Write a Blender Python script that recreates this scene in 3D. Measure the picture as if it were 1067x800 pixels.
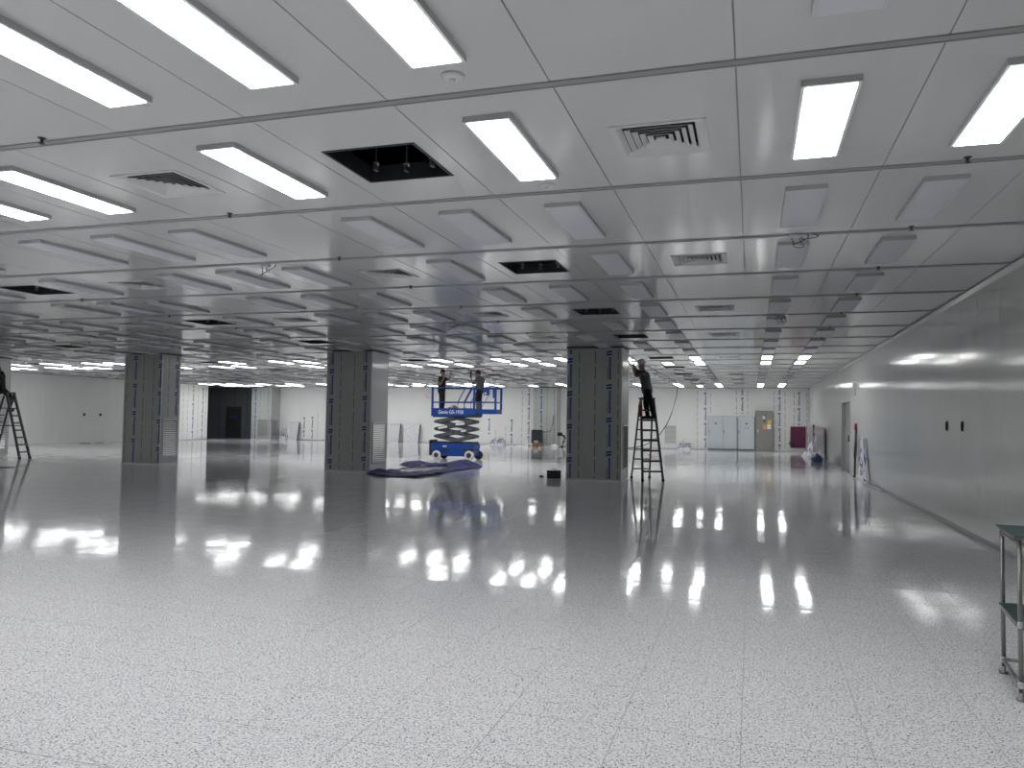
import bpy, bmesh, math, random
from mathutils import Vector, Matrix, Euler
random.seed(7)
for o in list(bpy.data.objects): bpy.data.objects.remove(o)
SC = bpy.context.scene
COL = SC.collection
PI = math.pi

# ------------------------------------------------------------------ camera, world, exposure
FPX = 811.487                      # focal length in pixels of a 1067 x 800 frame
YAW, PITCH, ROLL = math.radians(17.133), math.radians(2.589), math.radians(0.789)
CAMH = 1.522                       # lens above the floor
CEIL = 3.389                       # underside of the ceiling panels
_fw = Vector((-math.sin(YAW)*math.cos(PITCH), math.cos(YAW)*math.cos(PITCH), math.sin(PITCH)))
_rt = Vector((math.cos(YAW), math.sin(YAW), 0)); _up = _rt.cross(_fw)
_r2 = math.cos(ROLL)*_rt + math.sin(ROLL)*_up; _u2 = -math.sin(ROLL)*_rt + math.cos(ROLL)*_up
cam = bpy.data.cameras.new('camera'); cam.sensor_width = 36; cam.sensor_fit = 'HORIZONTAL'
cam.lens = FPX/1067*36; cam.clip_start = 0.05; cam.clip_end = 300
camo = bpy.data.objects.new('camera', cam); COL.objects.link(camo)
camo.matrix_world = Matrix(((_r2.x, _u2.x, -_fw.x, 0), (_r2.y, _u2.y, -_fw.y, 0), (_r2.z, _u2.z, -_fw.z, CAMH), (0, 0, 0, 1)))
SC.camera = camo
wd = bpy.data.worlds.new('world'); SC.world = wd; wd.use_nodes = True
wd.node_tree.nodes['Background'].inputs[0].default_value = (0.5, 0.5, 0.5, 1)
wd.node_tree.nodes['Background'].inputs[1].default_value = 0.02
vs = SC.view_settings
vs.view_transform = 'Standard'; vs.look = 'None'; vs.gamma = 1; vs.use_curve_mapping = False
vs.exposure = 0.5
LAMP = 9.0                         # radiance of a lit ceiling light

def px(P):
    d = Vector(P) - Vector((0, 0, CAMH)); z = d.dot(_fw)
    if z < 0.1: return None
    return (533.5 + FPX*d.dot(_r2)/z, 400 - FPX*d.dot(_u2)/z, z)
def in_view(pts):
    ok = False
    for P in pts:
        p = px(P)
        if p and -4 <= p[0] <= 1071 and -4 <= p[1] <= 804: ok = True
    return ok

# ------------------------------------------------------------------ materials
M = {}
def mat(name, col, rough=0.5, metal=0.0, emit=None, spec=0.5, coat=0.0, alpha=1.0, trans=0.0):
    m = bpy.data.materials.new(name); m.use_nodes = True; b = m.node_tree.nodes['Principled BSDF']
    b.inputs['Base Color'].default_value = (*col, 1); b.inputs['Roughness'].default_value = rough
    b.inputs['Metallic'].default_value = metal; b.inputs['Specular IOR Level'].default_value = spec
    b.inputs['Coat Weight'].default_value = coat; b.inputs['Coat Roughness'].default_value = 0.08
    b.inputs['Alpha'].default_value = alpha; b.inputs['Transmission Weight'].default_value = trans
    if emit:
        b.inputs['Emission Color'].default_value = (*emit[0], 1); b.inputs['Emission Strength'].default_value = emit[1]
    M[name] = m
    return m
def nodes(m): return m.node_tree.nodes, m.node_tree.links, m.node_tree.nodes['Principled BSDF']
def mottle(m, scale=3.0, amt=0.06, bump=0.0, bscale=30.0, stretch=(1, 1, 1)):
    """faint colour variation and relief from world position"""
    N, L, b = nodes(m); col = b.inputs['Base Color'].default_value[:]
    g = N.new('ShaderNodeNewGeometry'); mp = N.new('ShaderNodeMapping'); mp.inputs['Scale'].default_value = stretch
    L.new(g.outputs['Position'], mp.inputs['Vector'])
    n = N.new('ShaderNodeTexNoise'); n.inputs['Scale'].default_value = scale; n.inputs['Detail'].default_value = 4
    L.new(mp.outputs[0], n.inputs['Vector'])
    r = N.new('ShaderNodeValToRGB')
    r.color_ramp.elements[0].position = 0.3; r.color_ramp.elements[1].position = 0.7
    r.color_ramp.elements[0].color = tuple(c*(1-amt) for c in col[:3])+(1,)
    r.color_ramp.elements[1].color = tuple(min(1, c*(1+amt)) for c in col[:3])+(1,)
    L.new(n.outputs['Fac'], r.inputs['Fac']); L.new(r.outputs['Color'], b.inputs['Base Color'])
    if bump:
        n2 = N.new('ShaderNodeTexNoise'); n2.inputs['Scale'].default_value = bscale; n2.inputs['Detail'].default_value = 2
        L.new(mp.outputs[0], n2.inputs['Vector'])
        bp = N.new('ShaderNodeBump'); bp.inputs['Strength'].default_value = 1.0; bp.inputs['Distance'].default_value = bump
        L.new(n2.outputs['Fac'], bp.inputs['Height']); L.new(bp.outputs['Normal'], b.inputs['Normal'])
    return m

mottle(mat('ceiling_panel', (0.76, 0.77, 0.765), 0.11, spec=.85), 1.2, 0.02, 0.0004, 2.0)
mat('grid_metal', (0.40, 0.40, 0.41), 0.35, 0.1)
mat('wall_joint', (0.5, 0.5, 0.5), 0.5)
mat('seam', (0.30, 0.31, 0.32), 0.5)
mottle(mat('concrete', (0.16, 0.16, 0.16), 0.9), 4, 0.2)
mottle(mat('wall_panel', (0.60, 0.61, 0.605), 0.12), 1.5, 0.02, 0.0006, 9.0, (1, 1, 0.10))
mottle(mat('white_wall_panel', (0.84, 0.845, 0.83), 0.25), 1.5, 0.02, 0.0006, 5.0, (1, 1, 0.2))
mottle(mat('film_panel', (0.43, 0.45, 0.43), 0.22), 2.0, 0.05, 0.001, 5.0, (1, 1, 0.3))
mottle(mat('alcove_shade_panel', (0.10, 0.107, 0.108), 0.4), 2.0, 0.06)  # dark grey panels, with shade of the unlit alcove added into the colour
mat('dark_door', (0.025, 0.028, 0.03), 0.45)
mat('lamp_white', (0.74, 0.75, 0.76), 0.4)
mat('lamp_edge', (0.52, 0.52, 0.53), 0.4)
mat('diffuser_off', (0.80, 0.80, 0.86), 0.45)
mat('diffuser_lit', (0.9, 0.9, 0.9), 0.5, emit=((1.0, 1.0, 0.985), LAMP))
mat('vent_white', (0.72, 0.73, 0.73), 0.4)
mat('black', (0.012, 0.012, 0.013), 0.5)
mat('dark_metal', (0.07, 0.07, 0.075), 0.4, 0.5)
mat('steel', (0.27, 0.27, 0.265), 0.35, 0.8)
mat('alu', (0.62, 0.62, 0.63), 0.3, 0.85)
mat('print_blue', (0.025, 0.04, 0.26), 0.5)
mat('print_brown', (0.10, 0.085, 0.085), 0.5)
mat('print_purple', (0.07, 0.05, 0.12), 0.5)
mat('lift_blue', (0.008, 0.065, 0.33), 0.4)
mat('lift_arm', (0.10, 0.108, 0.12), 0.45)
mat('lift_dark', (0.035, 0.04, 0.045), 0.45)
mat('white_paint', (0.8, 0.8, 0.8), 0.4)
mat('tyre_white', (0.7, 0.7, 0.68), 0.6)
mottle(mat('tarp', (0.03, 0.034, 0.135), 0.6, spec=.2), 6, 0.25, 0.01, 14)
mat('green_mat', (0.010, 0.052, 0.046), 0.35)
mat('skin', (0.36, 0.21, 0.15), 0.5)
mat('hair', (0.012, 0.011, 0.01), 0.6)
mat('cloth_black', (0.015, 0.015, 0.017), 0.85)
mat('cloth_grey', (0.10, 0.105, 0.11), 0.85)
mat('cloth_red', (0.11, 0.03, 0.03), 0.85)
mat('helmet', (0.72, 0.72, 0.70), 0.3)
mat('red', (0.22, 0.015, 0.025), 0.5)
mat('pinkwhite', (0.8, 0.58, 0.63), 0.5)
mat('cardboard', (0.28, 0.16, 0.08), 0.8)
mat('wood', (0.36, 0.2, 0.09), 0.7)
mat('cabinet', (0.50, 0.545, 0.575), 0.4)
mat('cabinet_plinth', (0.2, 0.21, 0.22), 0.6)  # darker grey of the cabinet plinths
mat('taupe', (0.26, 0.255, 0.235), 0.5)
mat('maroon', (0.12, 0.014, 0.06), 0.5)
mat('yellow', (0.7, 0.55, 0.02), 0.5)
mat('orange', (0.7, 0.3, 0.15), 0.5)
mat('paper', (0.82, 0.82, 0.8), 0.6)
mat('door_grey', (0.36, 0.37, 0.38), 0.4)
mat('loose_film', (0.66, 0.67, 0.70), 0.25)
mat('blue_bag', (0.05, 0.09, 0.25), 0.5)
mat('wire_red', (0.10, 0.02, 0.03), 0.5)

# speckled, polished floor tiles
m = mat('floor_tile', (0.62, 0.62, 0.63), 0.13)
N, L, b = nodes(m)
g = N.new('ShaderNodeNewGeometry')
def chips(scale, thr, seed):
    mp = N.new('ShaderNodeMapping'); mp.inputs['Location'].default_value = (seed, seed*2.3, 0)
    L.new(g.outputs['Position'], mp.inputs['Vector'])
    n = N.new('ShaderNodeTexNoise'); n.inputs['Scale'].default_value = scale; n.inputs['Detail'].default_value = 1.5; n.inputs['Distortion'].default_value = 0.6
    L.new(mp.outputs[0], n.inputs['Vector'])
    r = N.new('ShaderNodeValToRGB'); r.color_ramp.elements[0].position = thr; r.color_ramp.elements[1].position = thr+0.03
    r.color_ramp.elements[0].color = (0, 0, 0, 1); r.color_ramp.elements[1].color = (1, 1, 1, 1)
    L.new(n.outputs['Fac'], r.inputs['Fac']); return r.outputs['Color']
def mix(a, bcol, fac):
    x = N.new('ShaderNodeMix'); x.data_type = 'RGBA'
    if isinstance(a, tuple): x.inputs[6].default_value = a
    else: L.new(a, x.inputs[6])
    x.inputs[7].default_value = bcol; L.new(fac, x.inputs[0]); return x.outputs[2]
c = mix((0.88, 0.88, 0.90, 1), (0.60, 0.60, 0.63, 1), chips(75, 0.55, 1.0))
c = mix(c, (0.24, 0.24, 0.29, 1), chips(95, 0.61, 5.0))
c = mix(c, (0.86, 0.86, 0.86, 1), chips(60, 0.60, 9.0))
c = mix(c, (0.05, 0.052, 0.11, 1), chips(100, 0.635, 14.0))
L.new(c, b.inputs['Base Color'])
n1 = N.new('ShaderNodeTexNoise'); n1.inputs['Scale'].default_value = 1.6; n1.inputs['Detail'].default_value = 3
L.new(g.outputs['Position'], n1.inputs['Vector'])
mr = N.new('ShaderNodeMapRange'); mr.inputs[1].default_value = 0.3; mr.inputs[2].default_value = 0.7; mr.inputs[3].default_value = 0.05; mr.inputs[4].default_value = 0.085
L.new(n1.outputs['Fac'], mr.inputs[0]); L.new(mr.outputs[0], b.inputs['Roughness'])
n2 = N.new('ShaderNodeTexNoise'); n2.inputs['Scale'].default_value = 5.0; n2.inputs['Detail'].default_value = 2
L.new(g.outputs['Position'], n2.inputs['Vector'])
bp = N.new('ShaderNodeBump'); bp.inputs['Strength'].default_value = 1.0; bp.inputs['Distance'].default_value = 0.0007
n3 = N.new('ShaderNodeTexNoise'); n3.inputs['Scale'].default_value = 22.0; n3.inputs['Detail'].default_value = 1
L.new(g.outputs['Position'], n3.inputs['Vector'])
bp2 = N.new('ShaderNodeBump'); bp2.inputs['Strength'].default_value = 1.0; bp2.inputs['Distance'].default_value = 0.00007
L.new(n2.outputs['Fac'], bp.inputs['Height']); L.new(bp.outputs['Normal'], bp2.inputs['Normal'])
L.new(n3.outputs['Fac'], bp2.inputs['Height'])
# every tile lies a hair off level
def vm(op, a, bb):
    x = N.new('ShaderNodeVectorMath'); x.operation = op
    for k_, q_ in enumerate((a, bb)):
        if q_ is None: continue
        if isinstance(q_, tuple): x.inputs[k_].default_value = q_
        else: L.new(q_, x.inputs[k_])
    return x.outputs[0]
cell = vm('FLOOR', vm('DIVIDE', vm('SUBTRACT', g.outputs['Position'], (-0.05, 7.45, -.1)), (0.585, 0.585, 10.0)), None)
wn = N.new('ShaderNodeTexWhiteNoise'); wn.noise_dimensions = '3D'; L.new(cell, wn.inputs['Vector'])
tilt = vm('MULTIPLY', vm('SUBTRACT', wn.outputs['Color'], (.5, .5, .5)), (.003, .006, 0))
L.new(vm('NORMALIZE', vm('ADD', bp2.outputs['Normal'], tilt), None), b.inputs['Normal'])
mat('floor_joint', (0.32, 0.32, 0.33), 0.4)

# ------------------------------------------------------------------ mesh helpers
class MB:
    def __init__(s): s.v = []; s.f = []; s.mi = []
    def add(s, vs_, fs, mi=0):
        o = len(s.v); s.v += [tuple(v) for v in vs_]
        for f in fs: s.f.append(tuple(i+o for i in f)); s.mi.append(mi)
        return s
    def box(s, x0, x1, y0, y1, z0, z1, mi=0):
        return s.add([(x0, y0, z0), (x1, y0, z0), (x1, y1, z0), (x0, y1, z0), (x0, y0, z1), (x1, y0, z1), (x1, y1, z1), (x0, y1, z1)],
              [(0, 3, 2, 1), (4, 5, 6, 7), (0, 1, 5, 4), (1, 2, 6, 5), (2, 3, 7, 6), (3, 0, 4, 7)], mi)
    def cbox(s, c, d, mi=0): return s.box(c[0]-d[0]/2, c[0]+d[0]/2, c[1]-d[1]/2, c[1]+d[1]/2, c[2]-d[2]/2, c[2]+d[2]/2, mi)
    def rbox(s, x0, x1, y0, y1, z0, z1, r=0.01, mi=0):
        """box with chamfered edges"""
        r = min(r, (x1-x0)*.45, (y1-y0)*.45, (z1-z0)*.45)
        bm = bmesh.new(); bmesh.ops.create_cube(bm, size=1)
        for v in bm.verts: v.co = Vector(((x0+x1)/2+v.co.x*(x1-x0), (y0+y1)/2+v.co.y*(y1-y0), (z0+z1)/2+v.co.z*(z1-z0)))
        bmesh.ops.bevel(bm, geom=bm.edges[:], offset=r, segments=1, affect='EDGES')
        bm.verts.index_update(); s.add([v.co[:] for v in bm.verts], [[v.index for v in f.verts] for f in bm.faces], mi); bm.free(); return s
    def beam(s, p0, p1, w, hgt, mi=0, upv=(0, 0, 1)):
        p0, p1 = Vector(p0), Vector(p1); d = (p1-p0).normalized(); u = Vector(upv)
        if abs(d.dot(u)) > 0.99: u = Vector((0, 1, 0))
        a = d.cross(u).normalized()*w/2; b_ = a.cross(d).normalized()*hgt/2
        vs_ = [p+sa*a+sb*b_ for p in (p0, p1) for sa, sb in ((-1, -1), (1, -1), (1, 1), (-1, 1))]
        return s.add(vs_, [(0, 1, 2, 3), (7, 6, 5, 4), (0, 4, 5, 1), (1, 5, 6, 2), (2, 6, 7, 3), (3, 7, 4, 0)], mi)
    def tube(s, p0, p1, r0, r1=None, n=10, mi=0, cap=True):
        r1 = r0 if r1 is None else r1
        p0, p1 = Vector(p0), Vector(p1); d = (p1-p0).normalized(); u = Vector((0, 0, 1)) if abs(d.z) < .9 else Vector((1, 0, 0))
        a = d.cross(u).normalized(); b_ = d.cross(a)
        vs_ = [p+r*(math.cos(2*PI*i/n)*a+math.sin(2*PI*i/n)*b_) for p, r in ((p0, r0), (p1, r1)) for i in range(n)]
        fs = [(i, (i+1) % n, n+(i+1) % n, n+i) for i in range(n)]
        if cap: fs += [tuple(range(n))[::-1], tuple(range(n, 2*n))]
        return s.add(vs_, fs, mi)
    def path(s, pts, r, n=6, mi=0):
        pts = [Vector(p) for p in pts]; o = len(s.v); rings = []
        for i, p in enumerate(pts):
            d = (pts[min(i+1, len(pts)-1)]-pts[max(i-1, 0)]).normalized(); u = Vector((0, 0, 1)) if abs(d.z) < .95 else Vector((1, 0, 0))
            a = d.cross(u).normalized(); b_ = d.cross(a)
            rings.append([p+r*(math.cos(2*PI*k/n)*a+math.sin(2*PI*k/n)*b_) for k in range(n)])
        vs_ = [v for rg in rings for v in rg]
        fs = [(i*n+k, i*n+(k+1) % n, (i+1)*n+(k+1) % n, (i+1)*n+k) for i in range(len(pts)-1) for k in range(n)]
        fs += [tuple(range(n))[::-1], tuple((len(pts)-1)*n+k for k in range(n))]
        return s.add(vs_, fs, mi)
    def lathe(s, prof, c=(0, 0, 0), n=16, axis='z', mi=0):
        vs_ = []
        for r, h_ in prof:
            for k in range(n):
                a, b_ = r*math.cos(2*PI*k/n), r*math.sin(2*PI*k/n)
                vs_.append((c[0]+a, c[1]+b_, c[2]+h_) if axis == 'z' else ((c[0]+a, c[1]+h_, c[2]+b_) if axis == 'y' else (c[0]+h_, c[1]+a, c[2]+b_)))
        fs = [(i*n+k, i*n+(k+1) % n, (i+1)*n+(k+1) % n, (i+1)*n+k) for i in range(len(prof)-1) for k in range(n)]
        fs += [tuple(range(n))[::-1], tuple((len(prof)-1)*n+k for k in range(n))]
        return s.add(vs_, fs, mi)
    def ell(s, c, r, nu=14, nv=9, mi=0, z0=-1.0):
        vs_ = []
        for j in range(nv+1):
            t = max(z0, -1+1e-3)+(1-1e-3-max(z0, -1+1e-3))*j/nv; t = math.sin(math.asin(max(z0, -.999))+(PI/2*.98-math.asin(max(z0, -.999)))*j/nv)
            q = math.sqrt(max(0, 1-t*t))
            for k in range(nu): vs_.append((c[0]+r[0]*q*math.cos(2*PI*k/nu), c[1]+r[1]*q*math.sin(2*PI*k/nu), c[2]+r[2]*t))
        fs = [(j*nu+k, j*nu+(k+1) % nu, (j+1)*nu+(k+1) % nu, (j+1)*nu+k) for j in range(nv) for k in range(nu)]
        fs += [tuple(range(nu))[::-1], tuple(nv*nu+k for k in range(nu))]
        return s.add(vs_, fs, mi)
    def mesh(s, name, mats, smooth=False):
        me = bpy.data.meshes.new(name); me.from_pydata(s.v, [], s.f)
        for m_ in ([mats] if isinstance(mats, str) else mats): me.materials.append(M[m_])
        me.polygons.foreach_set('material_index', s.mi)
        if smooth: me.polygons.foreach_set('use_smooth', [True]*len(me.polygons))
        me.update(); return me
    def build(s, name, mats, parent=None, smooth=False, loc=None):
        o = bpy.data.objects.new(name, s.mesh(name, mats, smooth)); COL.objects.link(o)
        if parent is not None: o.parent = parent
        if loc is not None: o.location = loc
        return o
def inst(name, me, parent=None, loc=(0, 0, 0), rotz=0):
    o = bpy.data.objects.new(name, me); COL.objects.link(o); o.location = loc; o.rotation_euler[2] = rotz
    if parent is not None: o.parent = parent
    return o
def tag(o, label=None, cat=None, group=None, kind=None):
    if label: o['label'] = label
    if cat: o['category'] = cat
    if group: o['group'] = group
    if kind: o['kind'] = kind
    return o
def thing(name, label, cat, loc=(0, 0, 0), rotz=0, group=None):
    o = bpy.data.objects.new(name, None); COL.objects.link(o); o.empty_display_size = .1
    o.location = loc; o.rotation_euler[2] = rotz
    return tag(o, label, cat, group)
ONES = ['', 'first', 'second', 'third', 'fourth', 'fifth', 'sixth', 'seventh', 'eighth', 'ninth', 'tenth', 'eleventh', 'twelfth', 'thirteenth',
        'fourteenth', 'fifteenth', 'sixteenth', 'seventeenth', 'eighteenth', 'nineteenth', 'twentieth']
def ordinal(n):
    if n <= 20: return ONES[n]
    return ('twenty-' if n < 30 else 'thirty-')+ONES[n % 10] if n != 30 else 'thirtieth'

# ------------------------------------------------------------------ layout of the hall (metres)
PW, PS = 0.98594, 2.0              # ceiling module: across, along
A0, Y1 = -0.0807, 4.120            # a longitudinal seam, a cross joint
XR, XL, YF, YB = 2.89, -32.62, 44.13, -5.9
XA, YA = -35.6, 41.1               # dark corner alcove beyond the end of the left wall
VROWS = (-3, -1, 1, 3, 5, 7, 10, 12, 14, 16, 18)
def cx0(c): return A0+c*PW
def ry0(r): return Y1+(r-1)*PS
def kind_at(c, r):
    if c == 2: return 'plain'
    if c % 4 == 3: return 'vent' if r in VROWS else 'plain'
    if c % 8 == 5 and r in VROWS: return 'hatch'
    return 'light'
R19 = {c: random.Random(c*7+3).random() < .8 for c in range(-34, 3)}
def is_lit(c, r):
    if r <= 1: return r >= 0 and (c, r) != (0, 0)
    if r == 10: return c not in (-12, -20, -22, -14)
    if r == 11: return c not in (-6, -18, -24, -14)
    if r == 18: return c not in (-7, -12)
    if r == 19: return R19[c] or c >= -4
    return False

# ------------------------------------------------------------------ floor
fl = MB().box(XA-.2, XR+.2, YB-.2, YF+.2, -0.2, -0.0015).build('floor', 'floor_joint'); tag(fl, kind='structure')
TS = 0.585; TX0, TY0 = -0.05, 7.45
def tile_geo(mb, x, y, hx, hy):
    e = .0002; k = .0020
    xs = (x-hx+k, x-hx+k+e, x+hx-k-e, x+hx-k); ys = (y-hy+k, y-hy+k+e, y+hy-k-e, y+hy-k)
    mb.add([(xs[0], ys[0], -.0015), (xs[3], ys[0], -.0015), (xs[3], ys[3], -.0015), (xs[0], ys[3], -.0015),
            (xs[1], ys[1], 0), (xs[2], ys[1], 0), (xs[2], ys[2], 0), (xs[1], ys[2], 0)],
           [(4, 5, 6, 7), (0, 1, 5, 4), (1, 2, 6, 5), (2, 3, 7, 6), (3, 0, 4, 7)])
tiles = []
i0, i1 = math.floor((XA-TX0)/TS), math.floor((XR-TX0)/TS)
j0, j1 = math.floor((YB-TY0)/TS), math.floor((YF-TY0)/TS)
for i in range(i0, i1+1):
    for j in range(j0, j1+1):
        xa, xb = max(XA, TX0+i*TS), min(XR, TX0+(i+1)*TS); ya, yb = max(YB, TY0+j*TS), min(YF, TY0+(j+1)*TS)
        if xb-xa < .03 or yb-ya < .03: continue
        c_ = ((xa+xb)/2, (ya+yb)/2, (xb-xa)/2, (yb-ya)/2)
        vis = in_view([(c_[0]+sx*c_[2], c_[1]+sy*c_[3], 0) for sx in (-1, 0, 1) for sy in (-1, 0, 1)])
        tiles.append((0 if vis else 1, c_[1]**2*1.0+c_[0]**2, c_))
tiles.sort(key=lambda t: (t[0], t[1]))
mb = MB(); tile_geo(mb, 0, 0, TS/2, TS/2); tile_me = mb.mesh('floor_tile', 'floor_tile')
rest = MB(); nt = 0
for vis, d, c_ in tiles:
    if vis == 0 and nt < 300 and abs(c_[2]-TS/2) < 1e-4 and abs(c_[3]-TS/2) < 1e-4:
        inst('floor_tile', tile_me, fl, (c_[0], c_[1], 0)); nt += 1
    else: tile_geo(rest, *c_)
o = rest.build('distant_floor_tiles', 'floor_tile', fl); o['kind'] = 'stuff'

# ------------------------------------------------------------------ ceiling: grid, panels, deck above
grid = MB()
JW = 0.058                          # cross joint profile
rows = range(-4, 21); cols = range(-33, 3)
for r in range(-4, 22):
    y = ry0(r); grid.box(XL, XR, y-JW/2, y+JW/2, CEIL-.006, CEIL+.03)
    grid.box(XL, XR, y-JW/2-.006, y-JW/2+.004, CEIL-.010, CEIL+.004); grid.box(XL, XR, y+JW/2-.004, y+JW/2+.006, CEIL-.010, CEIL+.004)
for c in range(-33, 4):
    grid.box(cx0(c)-.005, cx0(c)+.005, YB, YF, CEIL+.004, CEIL+.03, 1)
grid.box(XA, XL, YA, YF, CEIL, CEIL+.05, 2)
ce = grid.build('ceiling', ['grid_metal', 'seam', 'ceiling_panel']); tag(ce, kind='structure')
HWX, HWY = .355, .37                # half size of a hatch opening
VW = .27                            # half size of a diffuser neck
def panel_geo(mb, x, y, kind):
    hx, hy = PW/2-.0045, PS/2-JW/2+.001
    if kind == 'plain' or kind == 'light':
        mb.box(x-hx, x+hx, y-hy, y+hy, CEIL, CEIL+.05); return
    ax, ay = (HWX, HWY) if kind == 'hatch' else (VW, VW)
    yc = y+.02
    mb.box(x-hx, x-ax, y-hy, y+hy, CEIL, CEIL+.05); mb.box(x+ax, x+hx, y-hy, y+hy, CEIL, CEIL+.05)
    mb.box(x-ax, x+ax, y-hy, yc-ay, CEIL, CEIL+.05); mb.box(x-ax, x+ax, yc+ay, y+hy, CEIL, CEIL+.05)
pan_me = {}
for k in ('plain', 'hatch', 'vent'):
    mb = MB(); panel_geo(mb, 0, 0, k)
    mb.v = [(a, b_, z-CEIL) for a, b_, z in mb.v]; pan_me[k] = mb.mesh('ceiling_panel', 'ceiling_panel')
pan_me['light'] = pan_me['plain']
cells = []
for c in cols:
    for r in rows:
        x, y = cx0(c)+PW/2, ry0(r)+PS/2
        vis = in_view([(x+sx*PW/2, y+sy*PS/2, CEIL) for sx in (-1, 0, 1) for sy in (-1, 0, 1)])
        cells.append((0 if vis else 1, x*x+y*y, c, r, x, y))
cells.sort()
rest = MB()
for i, (v_, d, c, r, x, y) in enumerate(cells):
    if v_ == 0 and i < 300: inst('ceiling_panel', pan_me[kind_at(c, r)], ce, (x, y, CEIL))
    else: panel_geo(rest, x, y, kind_at(c, r))
o = rest.build('distant_ceiling_panels', 'ceiling_panel', ce); o['kind'] = 'stuff'
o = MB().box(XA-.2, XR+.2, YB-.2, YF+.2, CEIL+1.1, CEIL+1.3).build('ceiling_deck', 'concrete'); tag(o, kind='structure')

# ------------------------------------------------------------------ walls
def wall_panels(parent, axis, const, sgn, a0, a1, width, openings=(), mname='wall_panel', name='wall_panel', z1=CEIL-.012):
    """upright sandwich panels with open joints; axis 'y': panels run along Y on plane X=const, facing sgn*X"""
    n = max(1, round((a1-a0)/width)); st = (a1-a0)/n; cache = {}
    for i in range(n):
        p, q = a0+i*st+.0008, a0+(i+1)*st-.0008; segs = [(p, q, 0.0)]
        for (oa, ob, oz) in openings:
            new = []
            for (p_, q_, z_) in segs:
                if ob <= p_ or oa >= q_: new.append((p_, q_, z_)); continue
                if p_ < oa: new.append((p_, oa, z_))
                if q_ > ob: new.append((ob, q_, z_))
                new.append((max(p_, oa), min(q_, ob), oz))
            segs = new
        for (p_, q_, z_) in segs:
            if q_-p_ < .01: continue
            key = (round(q_-p_, 4), z_)
            if key not in cache:
                mb = MB(); w_ = q_-p_
                if axis == 'y': mb.rbox(-.02, .02, 0, w_, z_, z1, .0012)
                else: mb.rbox(0, w_, -.02, .02, z_, z1, .0012)
                cache[key] = mb.mesh(name, mname)
            inst(name, cache[key], parent, (const-sgn*.02, p_, 0) if axis == 'y' else (p_, const-sgn*.02, 0))
DY0, DY1, DZ = 26.0, 28.35, 2.25    # doorway in the right wall
w = MB().box(XR+.04, XR+.2, YB, DY0, 0, CEIL).box(XR+.04, XR+.2, DY1, YF+.3, 0, CEIL).box(XR+.04, XR+.2, DY0, DY1, DZ, CEIL).build('wall_right', 'wall_joint'); tag(w, kind='structure')
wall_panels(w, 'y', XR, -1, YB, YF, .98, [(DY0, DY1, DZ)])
w = MB().box(XL-.2, XL-.04, YB, YA-.02, 0, CEIL).build('wall_left', 'wall_joint'); tag(w, kind='structure')
wall_panels(w, 'y', XL, 1, YB, YA, .98, (), 'white_wall_panel')
w = MB().box(XA-.2, XR, YF+.04, YF+.2, 0, CEIL).build('wall_far', 'wall_joint'); tag(w, kind='structure'); wfar = w
wall_panels(w, 'x', YF, -1, -30.9, XR-.001, .98, (), 'white_wall_panel')
wall_panels(w, 'x', YF, -1, XA, -30.9, .94, [(-33.55, -32.35, 2.1)], 'alcove_shade_panel', 'shaded_wall_panel')
w = MB().box(XA-.2, XA, YA-.2, YF, 0, CEIL).box(XA, XL-.2, YA-.2, YA-.02, 0, CEIL).build('wall_alcove', 'alcove_shade_panel'); tag(w, kind='structure')
w = MB().box(XL-.2, XR+.2, YB-.2, YB-.02, 0, CEIL).build('wall_behind', 'wall_panel'); tag(w, kind='structure')
# cove trim along the right wall top, low skirting
mb = MB(); prof = [(0, 0), (-.055, 0), (-.05, -.02), (-.03, -.04), (-.012, -.055), (0, -.06)]
vs_ = [(XR+a, y, CEIL-.012+z) for y in (YB, YF) for a, z in prof]; n = len(prof)
mb.add(vs_, [(i, (i+1) % n, n+(i+1) % n, n+i) for i in range(n)]); o = mb.build('trim_1', 'wall_panel'); tag(o, kind='structure')
mb = MB()
for a, b_ in ((YB, DY0), (DY1, YF)): mb.box(XR-.012, XR, a, b_, 0, .05)
o = mb.build('baseboard_right', 'grid_metal'); tag(o, kind='structure')
o = MB().box(XL, XL+.012, YB, YA, 0, .05).build('baseboard_left', 'alu'); tag(o, kind='structure')
o = MB().box(-10.6, XR-.02, YF-.012, YF, 0, .05).box(-29.4, -12.0, YF-.012, YF, 0, .05).build('baseboard_far', 'alu'); tag(o, kind='structure')

# doors
d = MB().rbox(XR+.10, XR+.14, DY0+.05, (DY0+DY1)/2-.003, .01, DZ-.05, .004).rbox(XR+.10, XR+.14, (DY0+DY1)/2+.003, DY1-.05, .01, DZ-.05, .004).build('door_1', 'door_grey'); tag(d, kind='structure')
mb = MB().box(XR-.006, XR+.14, DY0, DY0+.05, 0, DZ).box(XR-.006, XR+.14, DY1-.05, DY1, 0, DZ).box(XR-.006, XR+.14, DY0+.05, DY1-.05, DZ-.05, DZ)
mb.build('door_frame', 'grid_metal', d)
MB().rbox(XR+.04, XR+.10, 27.05, 27.08, .95, 1.15, .008).build('door_handle', 'steel', d)
d = MB().rbox(-33.50, -32.40, YF+.0, YF+.035, .01, 2.05, .004).build('door_2', 'dark_door'); tag(d, kind='structure')
MB().box(-33.55, -33.50, YF-.02, YF+.04, 0, 2.1).box(-32.40, -32.35, YF-.02, YF+.04, 0, 2.1).box(-33.50, -32.40, YF-.02, YF+.04, 2.05, 2.1).build('door_frame', 'lift_dark', d)
MB().box(-33.2, -33.0, YF-.006, YF+.002, 1.38, 1.5).box(-32.9, -32.7, YF-.006, YF+.002, 1.36, 1.52).build('door_sticker', 'print_blue', d)
MB().rbox(-32.52, -32.48, YF-.05, YF, .98, 1.12, .008).build('door_handle', 'dark_metal', d)

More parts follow.
